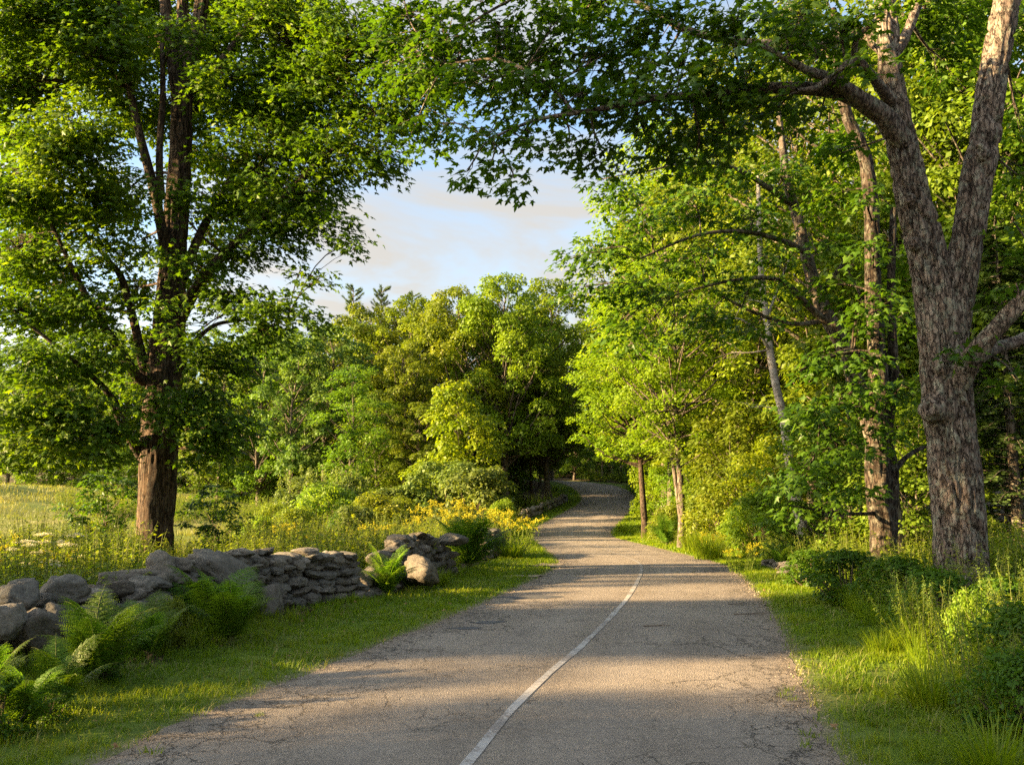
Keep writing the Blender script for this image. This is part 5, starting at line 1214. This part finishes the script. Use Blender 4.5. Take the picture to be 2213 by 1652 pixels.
def build_undergrowth():
    r = np.random.default_rng(44)
    W = [weed_geo(400, 14, 1.0, .4, .12, 36), weed_geo(401, 16, .8, .45, .10, 34, LEAF_DIA), weed_geo(402, 12, 1.2, .35, .15, 34), weed_geo(403, 14, .55, .4, .12, 26, LEAF_OVAL), weed_geo(404, 14, .9, .35, .13, 30, LEAF_OVAL, wleaf=.8)]
    GC = [grass_clump_geo(410, 90, .75), grass_clump_geo(411, 80, .5)]
    lv = Geo(); stg = Geo(); gr = Geo()
    def put(i, x, y, s, dt=0.):
        if abs(road_frame([x], [y])[0][0]) < HW + 1.0 and y > 24: return
        z = tz(x, y) - .03; rz = r.uniform(0, 6.28)
        st, lf, fl = W[i]
        lv.add_geo(lf, loc=(x, y, z), rz=rz, sc=s, dt=dt); stg.add_geo(st, loc=(x, y, z), rz=rz, sc=s)
    # left bank behind the wall: full of weeds
    n = 0
    while n < 760:
        y = 9 + 62 * r.uniform()**1.15; x = RCx(y) - HW - 3.0 - r.uniform(0, 1)**1.2 * (3 + y * .42)
        if x < -.62 * y - 1 or (x < -11.5 and y > 25 and y < 50): continue
        if y < 14: x = min(x, -6.4)
        elif y < 24: x = min(x, -4.2 + (y - 14) * .18 - .3)
        hh = .62 if y < 24 else 1.0
        if vnoise(np.array([x * .3, y * .3]), 3) < .18: continue
        put(int(r.integers(5)), x, y, hh * r.uniform(.6, 1.25) * (1.15 if y > 40 else 1), r.normal(.05 if y > 20 else -.05, .12)); n += 1
    for _ in range(230):
        p = at(r.uniform(-60, 330), 1250, 11.5 + 13 * r.uniform()); put(int(r.integers(5)), p[0] - .5, p[1], r.uniform(.85, 1.4) * (.8 if p[1] < 14 else 1), r.normal(.0, .14))
    for _ in range(160):
        p = at(r.uniform(520, 1080), 1180, 21 + 22 * r.uniform()); 
        if RCx(p[1]) - p[0] > HW + 3.2: put(int(r.integers(5)), p[0], p[1], r.uniform(.9, 1.5), r.normal(.1, .12))
    # right bank
    for _ in range(520):
        y = 5 + 52 * r.uniform()**1.3; l = 1.7 + (.3 if y < 14 else 0) + r.uniform(0, 1)**1.4 * 5.5
        x = RCx(y) + HW + l
        if abs(x - 7.7) < .7 and 13 < y < 15.3: continue
        s = r.uniform(.45, .95) * (1 + .25 * min(l - 1.7, 2))
        s *= .68 if y < 9 else (.8 if y < 13 else 1)
        put(int(r.integers(5)), x, y, s, r.normal(0, .12))
    # tall grass tufts mixed in
    for _ in range(420):
        side = r.uniform() < .5; y = 5 + 60 * r.uniform()**1.4
        if side: x = RCx(y) + HW + 1.5 + r.uniform(0, 1)**2 * 4
        else: x = RCx(y) - HW - 2.7 - r.uniform(0, 1)**1.5 * 6
        if not side and y < 14: x = RCx(y) - HW - 2.6 - r.uniform(0, .5)
        gr.add_geo(GC[r.integers(2)], loc=(x, y, tz(x, y) - .02), rz=r.uniform(0, 6), sc=r.uniform(.5, 1.0), dt=r.normal(0, .12))
    # far bank under the wood, bend
    for px, Y, k in [(1330, 128, 26), (1260, 134, 16), (1130, 92, 20), (900, 74, 22), (700, 70, 22), (1000, 78, 16), (560, 66, 12), (1370, 90, 12)]:
        for _ in range(k):
            p = at(px + r.normal(0, 60), 1050, Y + r.normal(0, 4)); put(int(r.integers(5)), p[0], p[1], r.uniform(1.1, 2.), r.normal(-.05, .1))
    for nm, gg, mm, lab in (('undergrowth', lv, M_WEED, 'leafy weeds and brambles crowding both banks'), ('tall_grass', gr, M_GRASS, 'long grass tufts in the weedy banks')):
        o = link(nm, gg.mesh(nm, mm)); tag(o, kind='stuff'); o['label'] = lab; o['category'] = nm.replace('_', ' ')
        if nm == 'undergrowth': link('stems', stg.mesh('stems', M_STEM), o)

def RCx(y):
    return float(np.interp(y, RC[:_i113, 1], RC[:_i113, 0]))
_i113 = int(np.argmax(RC[:, 1] > 112))

def build_plants():
    r = np.random.default_rng(33)
    # ---- bushes
    specs = {'round': (lambda: gen_bush(501, 3.0, 2.0, 40, 190, .17), M_BUSH), 'spiky': (lambda: gen_bush(502, 3.0, 2.0, 36, 180, .16, spiky=18), M_BUSH),
             'lush': (lambda: gen_bush(503, 2.4, 1.8, 36, 170, .15, LEAF_OVAL), M_WEED), 'dark': (lambda: gen_bush(504, 1.4, .95, 30, 110, .11, LEAF_OVAL, .34), M_MAPLE2)}
    pr = {}
    for k, (fn, lm) in specs.items():
        tg, cg = fn(); pr[k] = (tg.mesh('stems', M_TWIG), cg.mesh('leaves', lm))
    HB = dict(round=3.0, spiky=3.3, lush=2.4, dark=1.4)
    for key, px, Y, yt, wide, lab in [
        ('round', 1035, 60, 1000, .95, 'large rounded grey-green bush left of the grey trunk at the far bend'),
        ('round', 960, 62, 985, .85, 'pale topped bush touching the left of the large rounded bush'),
        ('spiky', 745, 55, 1010, .8, 'bush with upright pale shoots left of the rounded bushes'),
        ('spiky', 655, 52, 1008, .8, 'bush with upright pale shoots, leftmost of the pale thicket'),
        ('lush', 705, 48, 1048, 1., 'dense dark lower bush before the pale thicket'),
        ('round', 850, 62, 1045, 1.1, 'low bush filling the gap between pale thicket and rounded bushes'),
        ('lush', 810, 44, 1068, 1., 'bright leafy bush behind the goldenrods'),
        ('lush', 590, 46, 1088, .9, 'low pale bush at the edge of the meadow'),
        ('lush', 1085, 52, 1080, .7, 'small bush between the rounded bush and the far wall'),
        ('lush', 1580, 40, 1030, .9, 'bushy shrub on the right bank under the birch'),
        ('round', 1530, 46, 1050, .7, 'grey-green shrub at the foot of the twin trunks'),
        ('lush', 1450, 47, 1090, .8, 'low shrub on the right bank by the road edge'),
        ('lush', 1640, 34, 1060, .8, 'yellow-lit shrub left of the birch foot'),
        ('lush', 560, 34, 1115, .9, 'green shrub right of the dark sapling behind the wall'),
        ('lush', 640, 38, 1095, 1., 'green shrub in the weeds below the pale thicket'),
        ('round', 760, 40, 1085, .9, 'grey-green shrub in the weeds below the dense dark bush'),
        ('lush', 870, 46, 1075, .9, 'green shrub left of the full yellow goldenrod'),
        ('lush', 215, 29, 1120, .9, 'low shrub left of the big left trunk at the meadow edge'),
        ('lush', 385, 11.9, 1285, .5, 'small leafy shrub against the wall between the two big fern clumps'),
        ('dark', 25, 7.4, 1450, .9, 'dark leafy plant filling the bottom left corner'),
        ('dark', 130, 7.9, 1480, .8, 'low dark leafy plant before the corner ferns'),
        ('dark', -30, 8.8, 1400, .9, 'dark leafy plant against the boulders at the left border'),
        ('dark', 250, 9.6, 1420, .7, 'low dark leafy plant at the foot of the big lit fern clump'),
        ('dark', 1745, 21, 1185, 1.2, 'dark leafy bush nearest the birch foot'),
        ('dark', 2010, 13.2, 1225, 1.15, 'dark leafy bush hiding the left foot of the grey maple'),
        ('lush', 2085, 10.6, 1275, .6, 'bright leafy shrub in front of the grey maple foot'),
        ('dark', 1820, 17.5, 1185, 1.25, 'dark glossy leafed bush between the second maple and the verge'),
        ('dark', 1930, 15.5, 1200, 1.2, 'dark leafy bush left of the grey maple foot'),
        ('dark', 2150, 11.5, 1245, 1., 'leafy bush in front of the grey maple at the right border'),
        ('dark', 2190, 9.0, 1300, 1., 'leafy bush cut off by the right border'),
        ('dark', 2180, 7.4, 1400, 1., 'leafy bush in the bottom right corner')]:
        x = at(px, 1100, Y)[0]; z = tz(x, Y); h = at(px, yt, Y)[2] - z; s = max(h, .4) / HB[key]
        o = thing('bush', lab, 'bush', (x, Y, z - .05), r.uniform(0, 6), 'bushes on the roadside banks'); o.scale = (s * wide, s * wide, s)
        link('stems', pr[key][0], o); link('leaves', pr[key][1], o)
    # ---- saplings beside the left maple
    tg, cg = gen_tree(510, 3.4, .035, 1.35, .22, 'column', 34, 60, .15, .42, LEAF_MAPLE, layered=True)
    tm, cm = tg.mesh('trunk', M_TWIG), cg.mesh('crown', M_MAPLE2)
    for px, Y, yt, lab, w in [(232, 27.4, 1010, 'small sapling with round leaves left of the big left trunk', 1.), (462, 27.2, 1045, 'dark sapling right of the big left trunk', 1.), (725, 30, 1105, 'young broad-leaved sapling standing in the weeds behind the wall', .45)]:
        x = at(px, 1100, Y)[0]; z = tz(x, Y); s = (at(px, yt, Y)[2] - z) / 3.4
        o = thing('sapling', lab, 'sapling', (x, Y, z), r.uniform(0, 6), 'saplings behind the stone wall'); o.scale = (s * w, s * w, s)
        link('trunk', tm, o); link('crown', cm, o)
    # ---- flowering weeds
    def weed(name, lab, cat, px, py, Y, s, geo, fm, grp, ptname='flower_heads'):
        p = at(px, py, Y); z = tz(p[0], Y)
        o = thing(name, lab, cat, (p[0], Y, z - .02), r.uniform(0, 6), grp); o.scale = (s, s, s)
        for nm, me in geo: link(nm, me, o)
        return o
    gr = []
    for i in range(3):
        st, lf, fl = weed_geo(520 + i, 20, 1.25, .55, .13, 34, flower='plume')
        gr.append([('stems', st.mesh('stems', M_STEM)), ('leaves', lf.mesh('leaves', M_WEED)), ('flower_heads', fl.mesh('flower_heads', M_YELLOW))])
    for k, (px, py, Y, s, lab) in enumerate([
        (935, 1130, 40, 1.35, 'goldenrod clump in full yellow bloom left of centre in the bank'), (965, 1128, 42, 1.5, 'tall goldenrod clump behind the full yellow one'),
        (1040, 1135, 42, 1.5, 'goldenrod clump below the rounded bush'), (1060, 1130, 44, 1.3, 'goldenrod clump at the right foot of the rounded bush'),
        (1000, 1150, 36, 1.1, 'goldenrod between the two tall yellow clumps'), (1090, 1165, 35, 1.25, 'goldenrod clump overhanging the short heap of wall stones'),
        (1120, 1160, 38, 1.15, 'goldenrod clump leaning over the grass at the bend'), (1080, 1118, 52, 1.2, 'small goldenrod near the far wall'),
        (860, 1165, 33, 1., 'thinly flowering goldenrod left of the yellow patch'), (780, 1180, 29, .9, 'sparse goldenrod among the green weeds behind the slab wall'),
        (630, 1170, 30, .9, 'sparse goldenrod at the meadow edge'), (30, 1240, 15, .9, 'goldenrod at the left border behind the boulders'), (885, 1120, 44, 1.1, 'goldenrod beside the bright leafy bush'),
        (1540, 1175, 33, .7, 'yellow-green weed clump on the sunlit right verge'), (1600, 1195, 26, .6, 'yellow-green weed clump nearest the sunlit right verge')]):
        weed('goldenrod', lab, 'goldenrod', px, py, Y, s, gr[k % 3], M_YELLOW, 'goldenrod clumps on the banks')
    wd = []
    for i in range(3):
        st, lf, fl = weed_geo(540 + i, 22, 1.3, .5, .13, 44, flower='spike' if i == 1 else None)
        ps = [('stems', st.mesh('stems', M_STEM)), ('leaves', lf.mesh('leaves', M_WEED))]
        if i == 1: ps.append(('flower_heads', fl.mesh('flower_heads', M_BUSH)))
        wd.append(ps)
    for k, (px, py, Y, s, lab) in enumerate([
        (575, 1175, 31, 1.2, 'tall pale weed clump at the right of the dark sapling'), (640, 1185, 27, 1.1, 'tall pale weed clump above the slab wall'), (700, 1180, 29, 1.15, 'tall weed clump beside the broad-leaved sapling'),
        (765, 1185, 27, 1.1, 'tall weed clump above the right end of the slab wall'), (835, 1180, 30, 1.15, 'tall weed clump above the gap in the wall'), (905, 1170, 33, 1., 'weed clump above the piled pale stones'),
        (180, 1230, 17, .85, 'weed clump behind the boulders left of the big trunk'), (240, 1225, 19, .9, 'feathery weed clump at the left foot of the big trunk'),
        (2085, 1390, 9.5, .75, 'leafy weeds at the foot of the grass verge on the right'), (2140, 1450, 7.8, .7, 'leafy weeds above the bottom right corner'), (2000, 1330, 11.5, .7, 'leafy weeds below the grey maple foot'),
        (1990, 1250, 15.5, .9, 'leafy weeds right before the grey maple trunk'), (2110, 1290, 13.2, .95, 'leafy weeds hiding the right foot of the grey maple'), (2190, 1330, 10.2, .8, 'tall weeds with narrow leaves at the right border')]):
        weed('weed_clump', lab, 'weeds', px, py, Y, s, wd[k % 3], None, 'tall weed clumps')
    # ---- sunlit long-leaved clumps on the right verge
    gc = grass_clump_geo(560, 260, .8, .35, .02, 1.0).mesh('blades', M_GRASS)
    for px, py, Y, s, lab in [(1530, 1180, 33, 1.5, 'arching yellow-green grass clump on the sunlit right verge'), (1500, 1172, 38, 1.4, 'arching grass clump below the twin trunks'), (1345, 1140, 66, 1.1, 'grass clump at the inner right bend of the road'),
                              (2135, 1545, 6.3, .62, 'broad bladed grass tuft in the bottom right corner'), (2010, 1440, 8.5, .65, 'sunlit tall grass tuft beside the right verge'), (1900, 1350, 11.5, .5, 'thin grass tuft under the dark leafy bush'),
                              (1105, 1195, 33, 1.1, 'grass clump in front of the short heap of wall stones'), (945, 1245, 21.5, .7, 'grass clump at the foot of the piled pale stones')]:
        p = at(px, py, Y); o = link('grass_clump', gc, None, (p[0], Y, tz(p[0], Y) - .02)); o.scale = (s, s, s); o.rotation_euler = (0, 0, r.uniform(0, 6))
        tag(o, lab, 'grass clump', 'arching grass clumps')
    # ---- umbel flowers
    for k, (px, py, Y, ht, lab) in enumerate([(145, 1172, 16.5, 1.45, 'tallest cream umbel flower plant left of the big trunk'), (88, 1188, 16, 1.35, 'cream umbel flower in the middle of the left group'), (112, 1208, 15.2, 1.15, 'lowest cream umbel flower over the boulders'),
                                         (95, 1150, 18, 1.5, 'cream umbel flowers at the back of the left group'), (165, 1152, 18.5, 1.5, 'twin cream umbels nearest the big trunk'), (55, 1165, 17, 1.3, 'small yellowish umbel flower near the left border')]):
        top = at(px, py, Y); z = tz(top[0], Y); rr = np.random.default_rng(570 + k)
        o = thing('umbel_plant', lab, 'wild flower', (top[0], Y, z), 0, 'cream umbel flowers behind the boulders')
        H_ = top[2] - z
        st = Geo(); fl = Geo(); lf = Geo()
        for j in range(3 if k in (3, 4) else 2):
            e = np.array([0, 0, H_]) if j == 0 else np.array([rr.normal(0, .22), rr.normal(0, .22), H_ * rr.uniform(.75, .98)])
            b = np.array([0, 0, H_ * .3]) if j else np.zeros(3)
            tube(st, smooth_path([b, (b + e) / 2 + rr.normal(0, .03, 3), e - (0, 0, .06)], 7), np.linspace(.009, .004, 7), 5)
            R_ = .20 * rr.uniform(.8, 1.1) * (1 if j == 0 else .7); fl = Geo()
            for q in range(24):
                a = q * 2.4; d_ = R_ * math.sqrt(q / 24); c = e + np.array([math.cos(a) * d_, math.sin(a) * d_, -.25 * d_ + rr.normal(0, .006)])
                tube(st, [e - (0, 0, .06), c], [.0025, .0018], 3)
                m = 16; u = rr.normal(0, 1, (m, 3)) * (.019, .019, .006)
                scatter(fl, LEAF_OVAL, c + u, np.array([0, 0, 1.]) + rr.normal(0, .4, (m, 3)), rdir(m, rr), .028, .5 + rr.normal(0, .2, m))
            link('flower_head', fl.mesh('flower_head', M_CREAM), o)
        for q in range(24):
            a = rr.uniform(0, 6.28); t = rr.uniform(.1, .7); m = 8; c = np.array([0, 0, H_ * t]) + np.array([math.cos(a), math.sin(a), .25]) * np.linspace(.05, .3, m)[:, None]
            scatter(lf, LEAF_LONG, c, np.array([0, 0, 1.]) + rr.normal(0, .3, (m, 3)), rdir(m, rr) * (1, 1, .3), .10, .6 + rr.normal(0, .12, m))
        link('stems', st.mesh('stems', M_STEM), o); link('leaves', lf.mesh('leaves', M_WEED), o)

def build_litter():
    r = np.random.default_rng(22)
    # fallen leaves: one loose scatter
    g = Geo()
    for side, n in ((-1, 1100), (1, 700)):
        x, y, l = lat_points(n, 4.6, 24, .0, 3.2, side, r)
        k = (r.uniform(0, 1, n) < .06 + .94 * (l > 1.9)); x, y = x[k], y[k]; n = len(x)
        P = np.stack([x, y, terrain(x, y) + .035], 1)
        scatter(g, LEAF_MAPLE, P, np.array([0, 0, 1.]) + r.normal(0, .4, (n, 3)), rdir(n, r), .065 * r.uniform(.6, 1.3, n), .5)
    o = link('fallen_leaves', g.mesh('fallen_leaves', M_DRYLEAF)); tag(o, kind='stuff'); o['label'] = 'dry fallen leaves along the verges'; o['category'] = 'fallen leaves'
    # grit and crumbs along the asphalt edges
    g = Geo()
    for side in (-1, 1):
        for (y0, y1, n, sz) in [(4.2, 9, 3000, .010), (9, 16, 3000, .015), (16, 34, 2600, .026)]:
            x, y, l = lat_points(n, y0, y1, -.42, .10, side, r)
            k = r.uniform(0, 1, n) < np.clip((l + .42) / .4, 0, 1)**2 * (.3 + fbm(np.stack([x, y], 1) * 1.4, 91, 3)); x, y = x[k], y[k]; n = len(x)
            d, zr, _ = road_frame(x, y)
            P = np.stack([x, y, zr + .022 * np.clip(1 - (d / HW)**2, 0, 1) + .012], 1)
            scatter(g, LEAF_TRI, P, np.array([0, 0, 1.]) + r.normal(0, .5, (n, 3)), rdir(n, r), sz * r.uniform(.5, 1.6, n), .5)
    o = link('gravel', g.mesh('gravel', flat_mat('edge_grit', (.10, .08, .06), (.34, .29, .23), 60, .95))); tag(o, kind='stuff'); o['label'] = 'loose grit along the asphalt edges'; o['category'] = 'gravel'
    # twigs on the road
    for px, py, Y, ln, a, lab in [(1622, 1317, 15.6, .62, .15, 'forked dry twig lying near the right road edge'), (1595, 1295, 17.2, .4, .1, 'short dry stick on the road beyond the forked twig'), (1420, 1343, 14., .42, .05, 'thin dark stick lying in the right lane')]:
        p = at(px, py, Y); z = road_frame([p[0]], [Y])[1][0] + .035
        gg = Geo(); d = np.array([math.cos(a), math.sin(a), 0])
        tube(gg, smooth_path([-d * ln / 2, r.normal(0, .02, 3) * (1, 1, 0), d * ln / 2 + (0, .03, 0)], 7), np.linspace(.010, .004, 7), 6)
        tube(gg, [(0, 0, 0), d * ln * .25 + (0, .06, .015), d * ln * .4 + (0, .13, .01)], [.006, .004, .002], 5)
        o = link('twig', gg.mesh('twig', M_TWIG), None, (p[0], Y, z)); tag(o, lab, 'twig', 'fallen twigs on the road')
    # tufts growing in the road cracks
    gc = grass_clump_geo(580, 26, .09, .07, .007, 1.1).mesh('blades', M_GRASS)
    for k, (px, py, Y) in enumerate([(1692, 1468, 8.95), (1708, 1484, 8.75), (1700, 1452, 9.2), (1740, 1590, 7.1), (1746, 1560, 7.4), (330, 1602, 6.9), (560, 1520, 8.1), (250, 1640, 6.4)]):
        p = at(px, py, Y); 
        o = link('grass_tuft', gc, None, (p[0], Y, road_frame([p[0]], [Y])[1][0] + .012)); s = r.uniform(.5, 1.); o.scale = (s, s * 1.5, s); o.rotation_euler = (0, 0, r.uniform(0, 6))
        tag(o, 'tiny grass tuft growing from a crack in the ' + ('right' if px > 1000 else 'left') + ' road edge', 'grass tuft', 'grass tufts in the ' + ('right' if px > 1000 else 'left') + ' road edge')
    # sandy washed-out spots on the inner bend
    ms = flat_mat('washed_sand', (.16, .125, .085), (.36, .29, .21), 9, .95)
    for px, py, Y, a, b in [(1180, 1217, 29, .75, .9), (1135, 1236, 24.5, .5, .45)]:
        p = at(px, py, Y); t = np.linspace(0, 6.283, 48, endpoint=False); rr = 1 + (fbm(np.stack([np.cos(t) * 2 + px, np.sin(t) * 2], 1), 5) - .5) * 1.5
        x = np.append(p[0] + a * rr * np.cos(t), p[0]); y = np.append(Y + b * rr * np.sin(t), Y)
        d, zr, _ = road_frame(x, y)
        V = np.stack([x, y, terrain(x, y) + .03], 1); Fc = np.stack([np.arange(48), (np.arange(48) + 1) % 48, np.full(48, 48)], 1)
        link('sand_patch', make_mesh('sand_patch', V, Fc, np.zeros((0, 4), int), ms, True))['kind'] = 'structure'

# ------------------------------------------------------------------ sky, sun, camera
SUN_EL = math.radians(15.0)
SUN_AZ = math.radians(12.0)      # how far the sun stands behind the camera's left shoulder
def build_light():
    w = bpy.data.worlds.new('World'); SC.world = w; w.use_nodes = True
    nt = w.node_tree; nt.nodes.clear()
    sd = Vector((-math.cos(SUN_AZ) * math.cos(SUN_EL), -math.sin(SUN_AZ) * math.cos(SUN_EL), math.sin(SUN_EL)))
    sky = N(nt, 'ShaderNodeTexSky'); sky.sky_type = 'NISHITA'; sky.sun_disc = False
    sky.sun_elevation = SUN_EL; sky.sun_rotation = math.atan2(sd.x, sd.y)
    sky.air_density = 1.0; sky.dust_density = 1.0; sky.ozone_density = 1.2
    tc = N(nt, 'ShaderNodeTexCoord')
    mp = N(nt, 'ShaderNodeMapping'); mp.inputs['Scale'].default_value = (1.0, 1.0, 3.6); mp.inputs['Location'].default_value = (.35, .1, .55)
    mp.inputs['Rotation'].default_value = (0, math.radians(7), 0)
    L(nt, tc.outputs['Generated'], mp.inputs['Vector'])
    n1 = noise_n(nt, mp.outputs[0], 2.6, 6, .58, .5)
    sx = N(nt, 'ShaderNodeSeparateXYZ'); L(nt, tc.outputs['Generated'], sx.inputs[0])
    low = ramp(nt, sx.outputs[2], [(.12, (1, 1, 1)), (.44, (0, 0, 0))])
    cover = math_(nt, 'ADD', n1.outputs[0], math_(nt, 'MULTIPLY', low, .15))
    f = ramp(nt, cover, [(.44, (0, 0, 0)), (.64, (1, 1, 1))])
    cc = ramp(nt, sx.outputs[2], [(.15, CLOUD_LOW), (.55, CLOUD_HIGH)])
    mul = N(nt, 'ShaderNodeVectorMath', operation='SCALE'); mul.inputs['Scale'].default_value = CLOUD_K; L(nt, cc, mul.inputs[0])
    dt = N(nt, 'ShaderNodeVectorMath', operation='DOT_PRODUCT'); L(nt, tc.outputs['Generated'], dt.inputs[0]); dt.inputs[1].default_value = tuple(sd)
    gl = math_(nt, 'POWER', math_(nt, 'MAXIMUM', dt.outputs['Value'], 0.), 2.0)     # extra cloud brightness on the sun's side, mostly out of frame, added as fill light
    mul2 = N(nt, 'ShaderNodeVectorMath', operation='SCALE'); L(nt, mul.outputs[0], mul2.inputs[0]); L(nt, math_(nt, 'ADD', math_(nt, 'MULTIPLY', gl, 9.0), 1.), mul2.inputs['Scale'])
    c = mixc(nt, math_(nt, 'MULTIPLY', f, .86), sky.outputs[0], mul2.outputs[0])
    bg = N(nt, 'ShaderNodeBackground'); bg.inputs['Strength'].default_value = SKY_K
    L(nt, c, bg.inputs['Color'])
    o = N(nt, 'ShaderNodeOutputWorld'); L(nt, bg.outputs[0], o.inputs['Surface'])
    ld = bpy.data.lights.new('sun', 'SUN'); ld.energy = SUN_K; ld.angle = math.radians(1.0); ld.color = (1.0, .70, .36)
    so = bpy.data.objects.new('sun', ld); COL.objects.link(so)
    so.rotation_euler = (-sd).to_track_quat('-Z', 'Y').to_euler(); so.location = (-30, -10, 40)

def build_camera():
    cd = bpy.data.cameras.new('camera'); co = bpy.data.objects.new('camera', cd); COL.objects.link(co)
    cd.sensor_width = 36; cd.lens = 36 * F / 2212; cd.clip_start = .1; cd.clip_end = 3000
    co.location = (0, 0, CAMH); co.rotation_euler = (math.pi / 2 + PITCH, 0, 0)
    SC.camera = co
    vs = SC.view_settings; vs.view_transform = 'Standard'; vs.look = 'None'; vs.exposure = EXPO; vs.gamma = 1
    cy = SC.cycles; cy.max_bounces = 6; cy.diffuse_bounces = 3; cy.glossy_bounces = 2; cy.transmission_bounces = 4; cy.transparent_max_bounces = 8
    cy.use_denoising = False; cy.caustics_reflective = False; cy.caustics_refractive = False
    cy.use_adaptive_sampling = True; cy.adaptive_threshold = .01
    try: cy.denoiser = 'OPENIMAGEDENOISE'
    except Exception: pass

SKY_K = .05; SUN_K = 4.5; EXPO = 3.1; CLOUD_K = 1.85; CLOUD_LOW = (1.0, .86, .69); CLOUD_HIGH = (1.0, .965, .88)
# x, y, height, kind, width of the trees outside the frame on the left
WEST = [(-20, 1.5, 17, 'oakc', .55), (-25, -5, 19, 'roadc', 1.2), (-16, -12, 16, 'oakc', .8), (-21, 9.8, 17, 'oakb', .62), (-29, 7.9, 17, 'oakb', .6), (-30, 15.8, 11.5, 'roadc', .75), (-38, -14, 16, 'wood', 1.3), (-29, -1.4, 20, 'oakc', .58), (-17, -3.0, 15, 'roadc', .9), (-36, -4, 22, 'wood', .8), (-36, 5.4, 22, 'oakb', .5), (-13, -5.5, 13, 'oakc', .6)]

import time
_t = time.time()
for fn in (build_camera, build_light, build_ground, build_road, build_left_maple, build_right_maple, build_leaning_maple, build_shade_saplings, build_birch, build_trees, build_deep_wood, build_west_wood, build_walls, build_ferns, build_grass, build_undergrowth, build_plants, build_litter):
    fn(); print(fn.__name__, round(time.time() - _t, 1), flush=True)
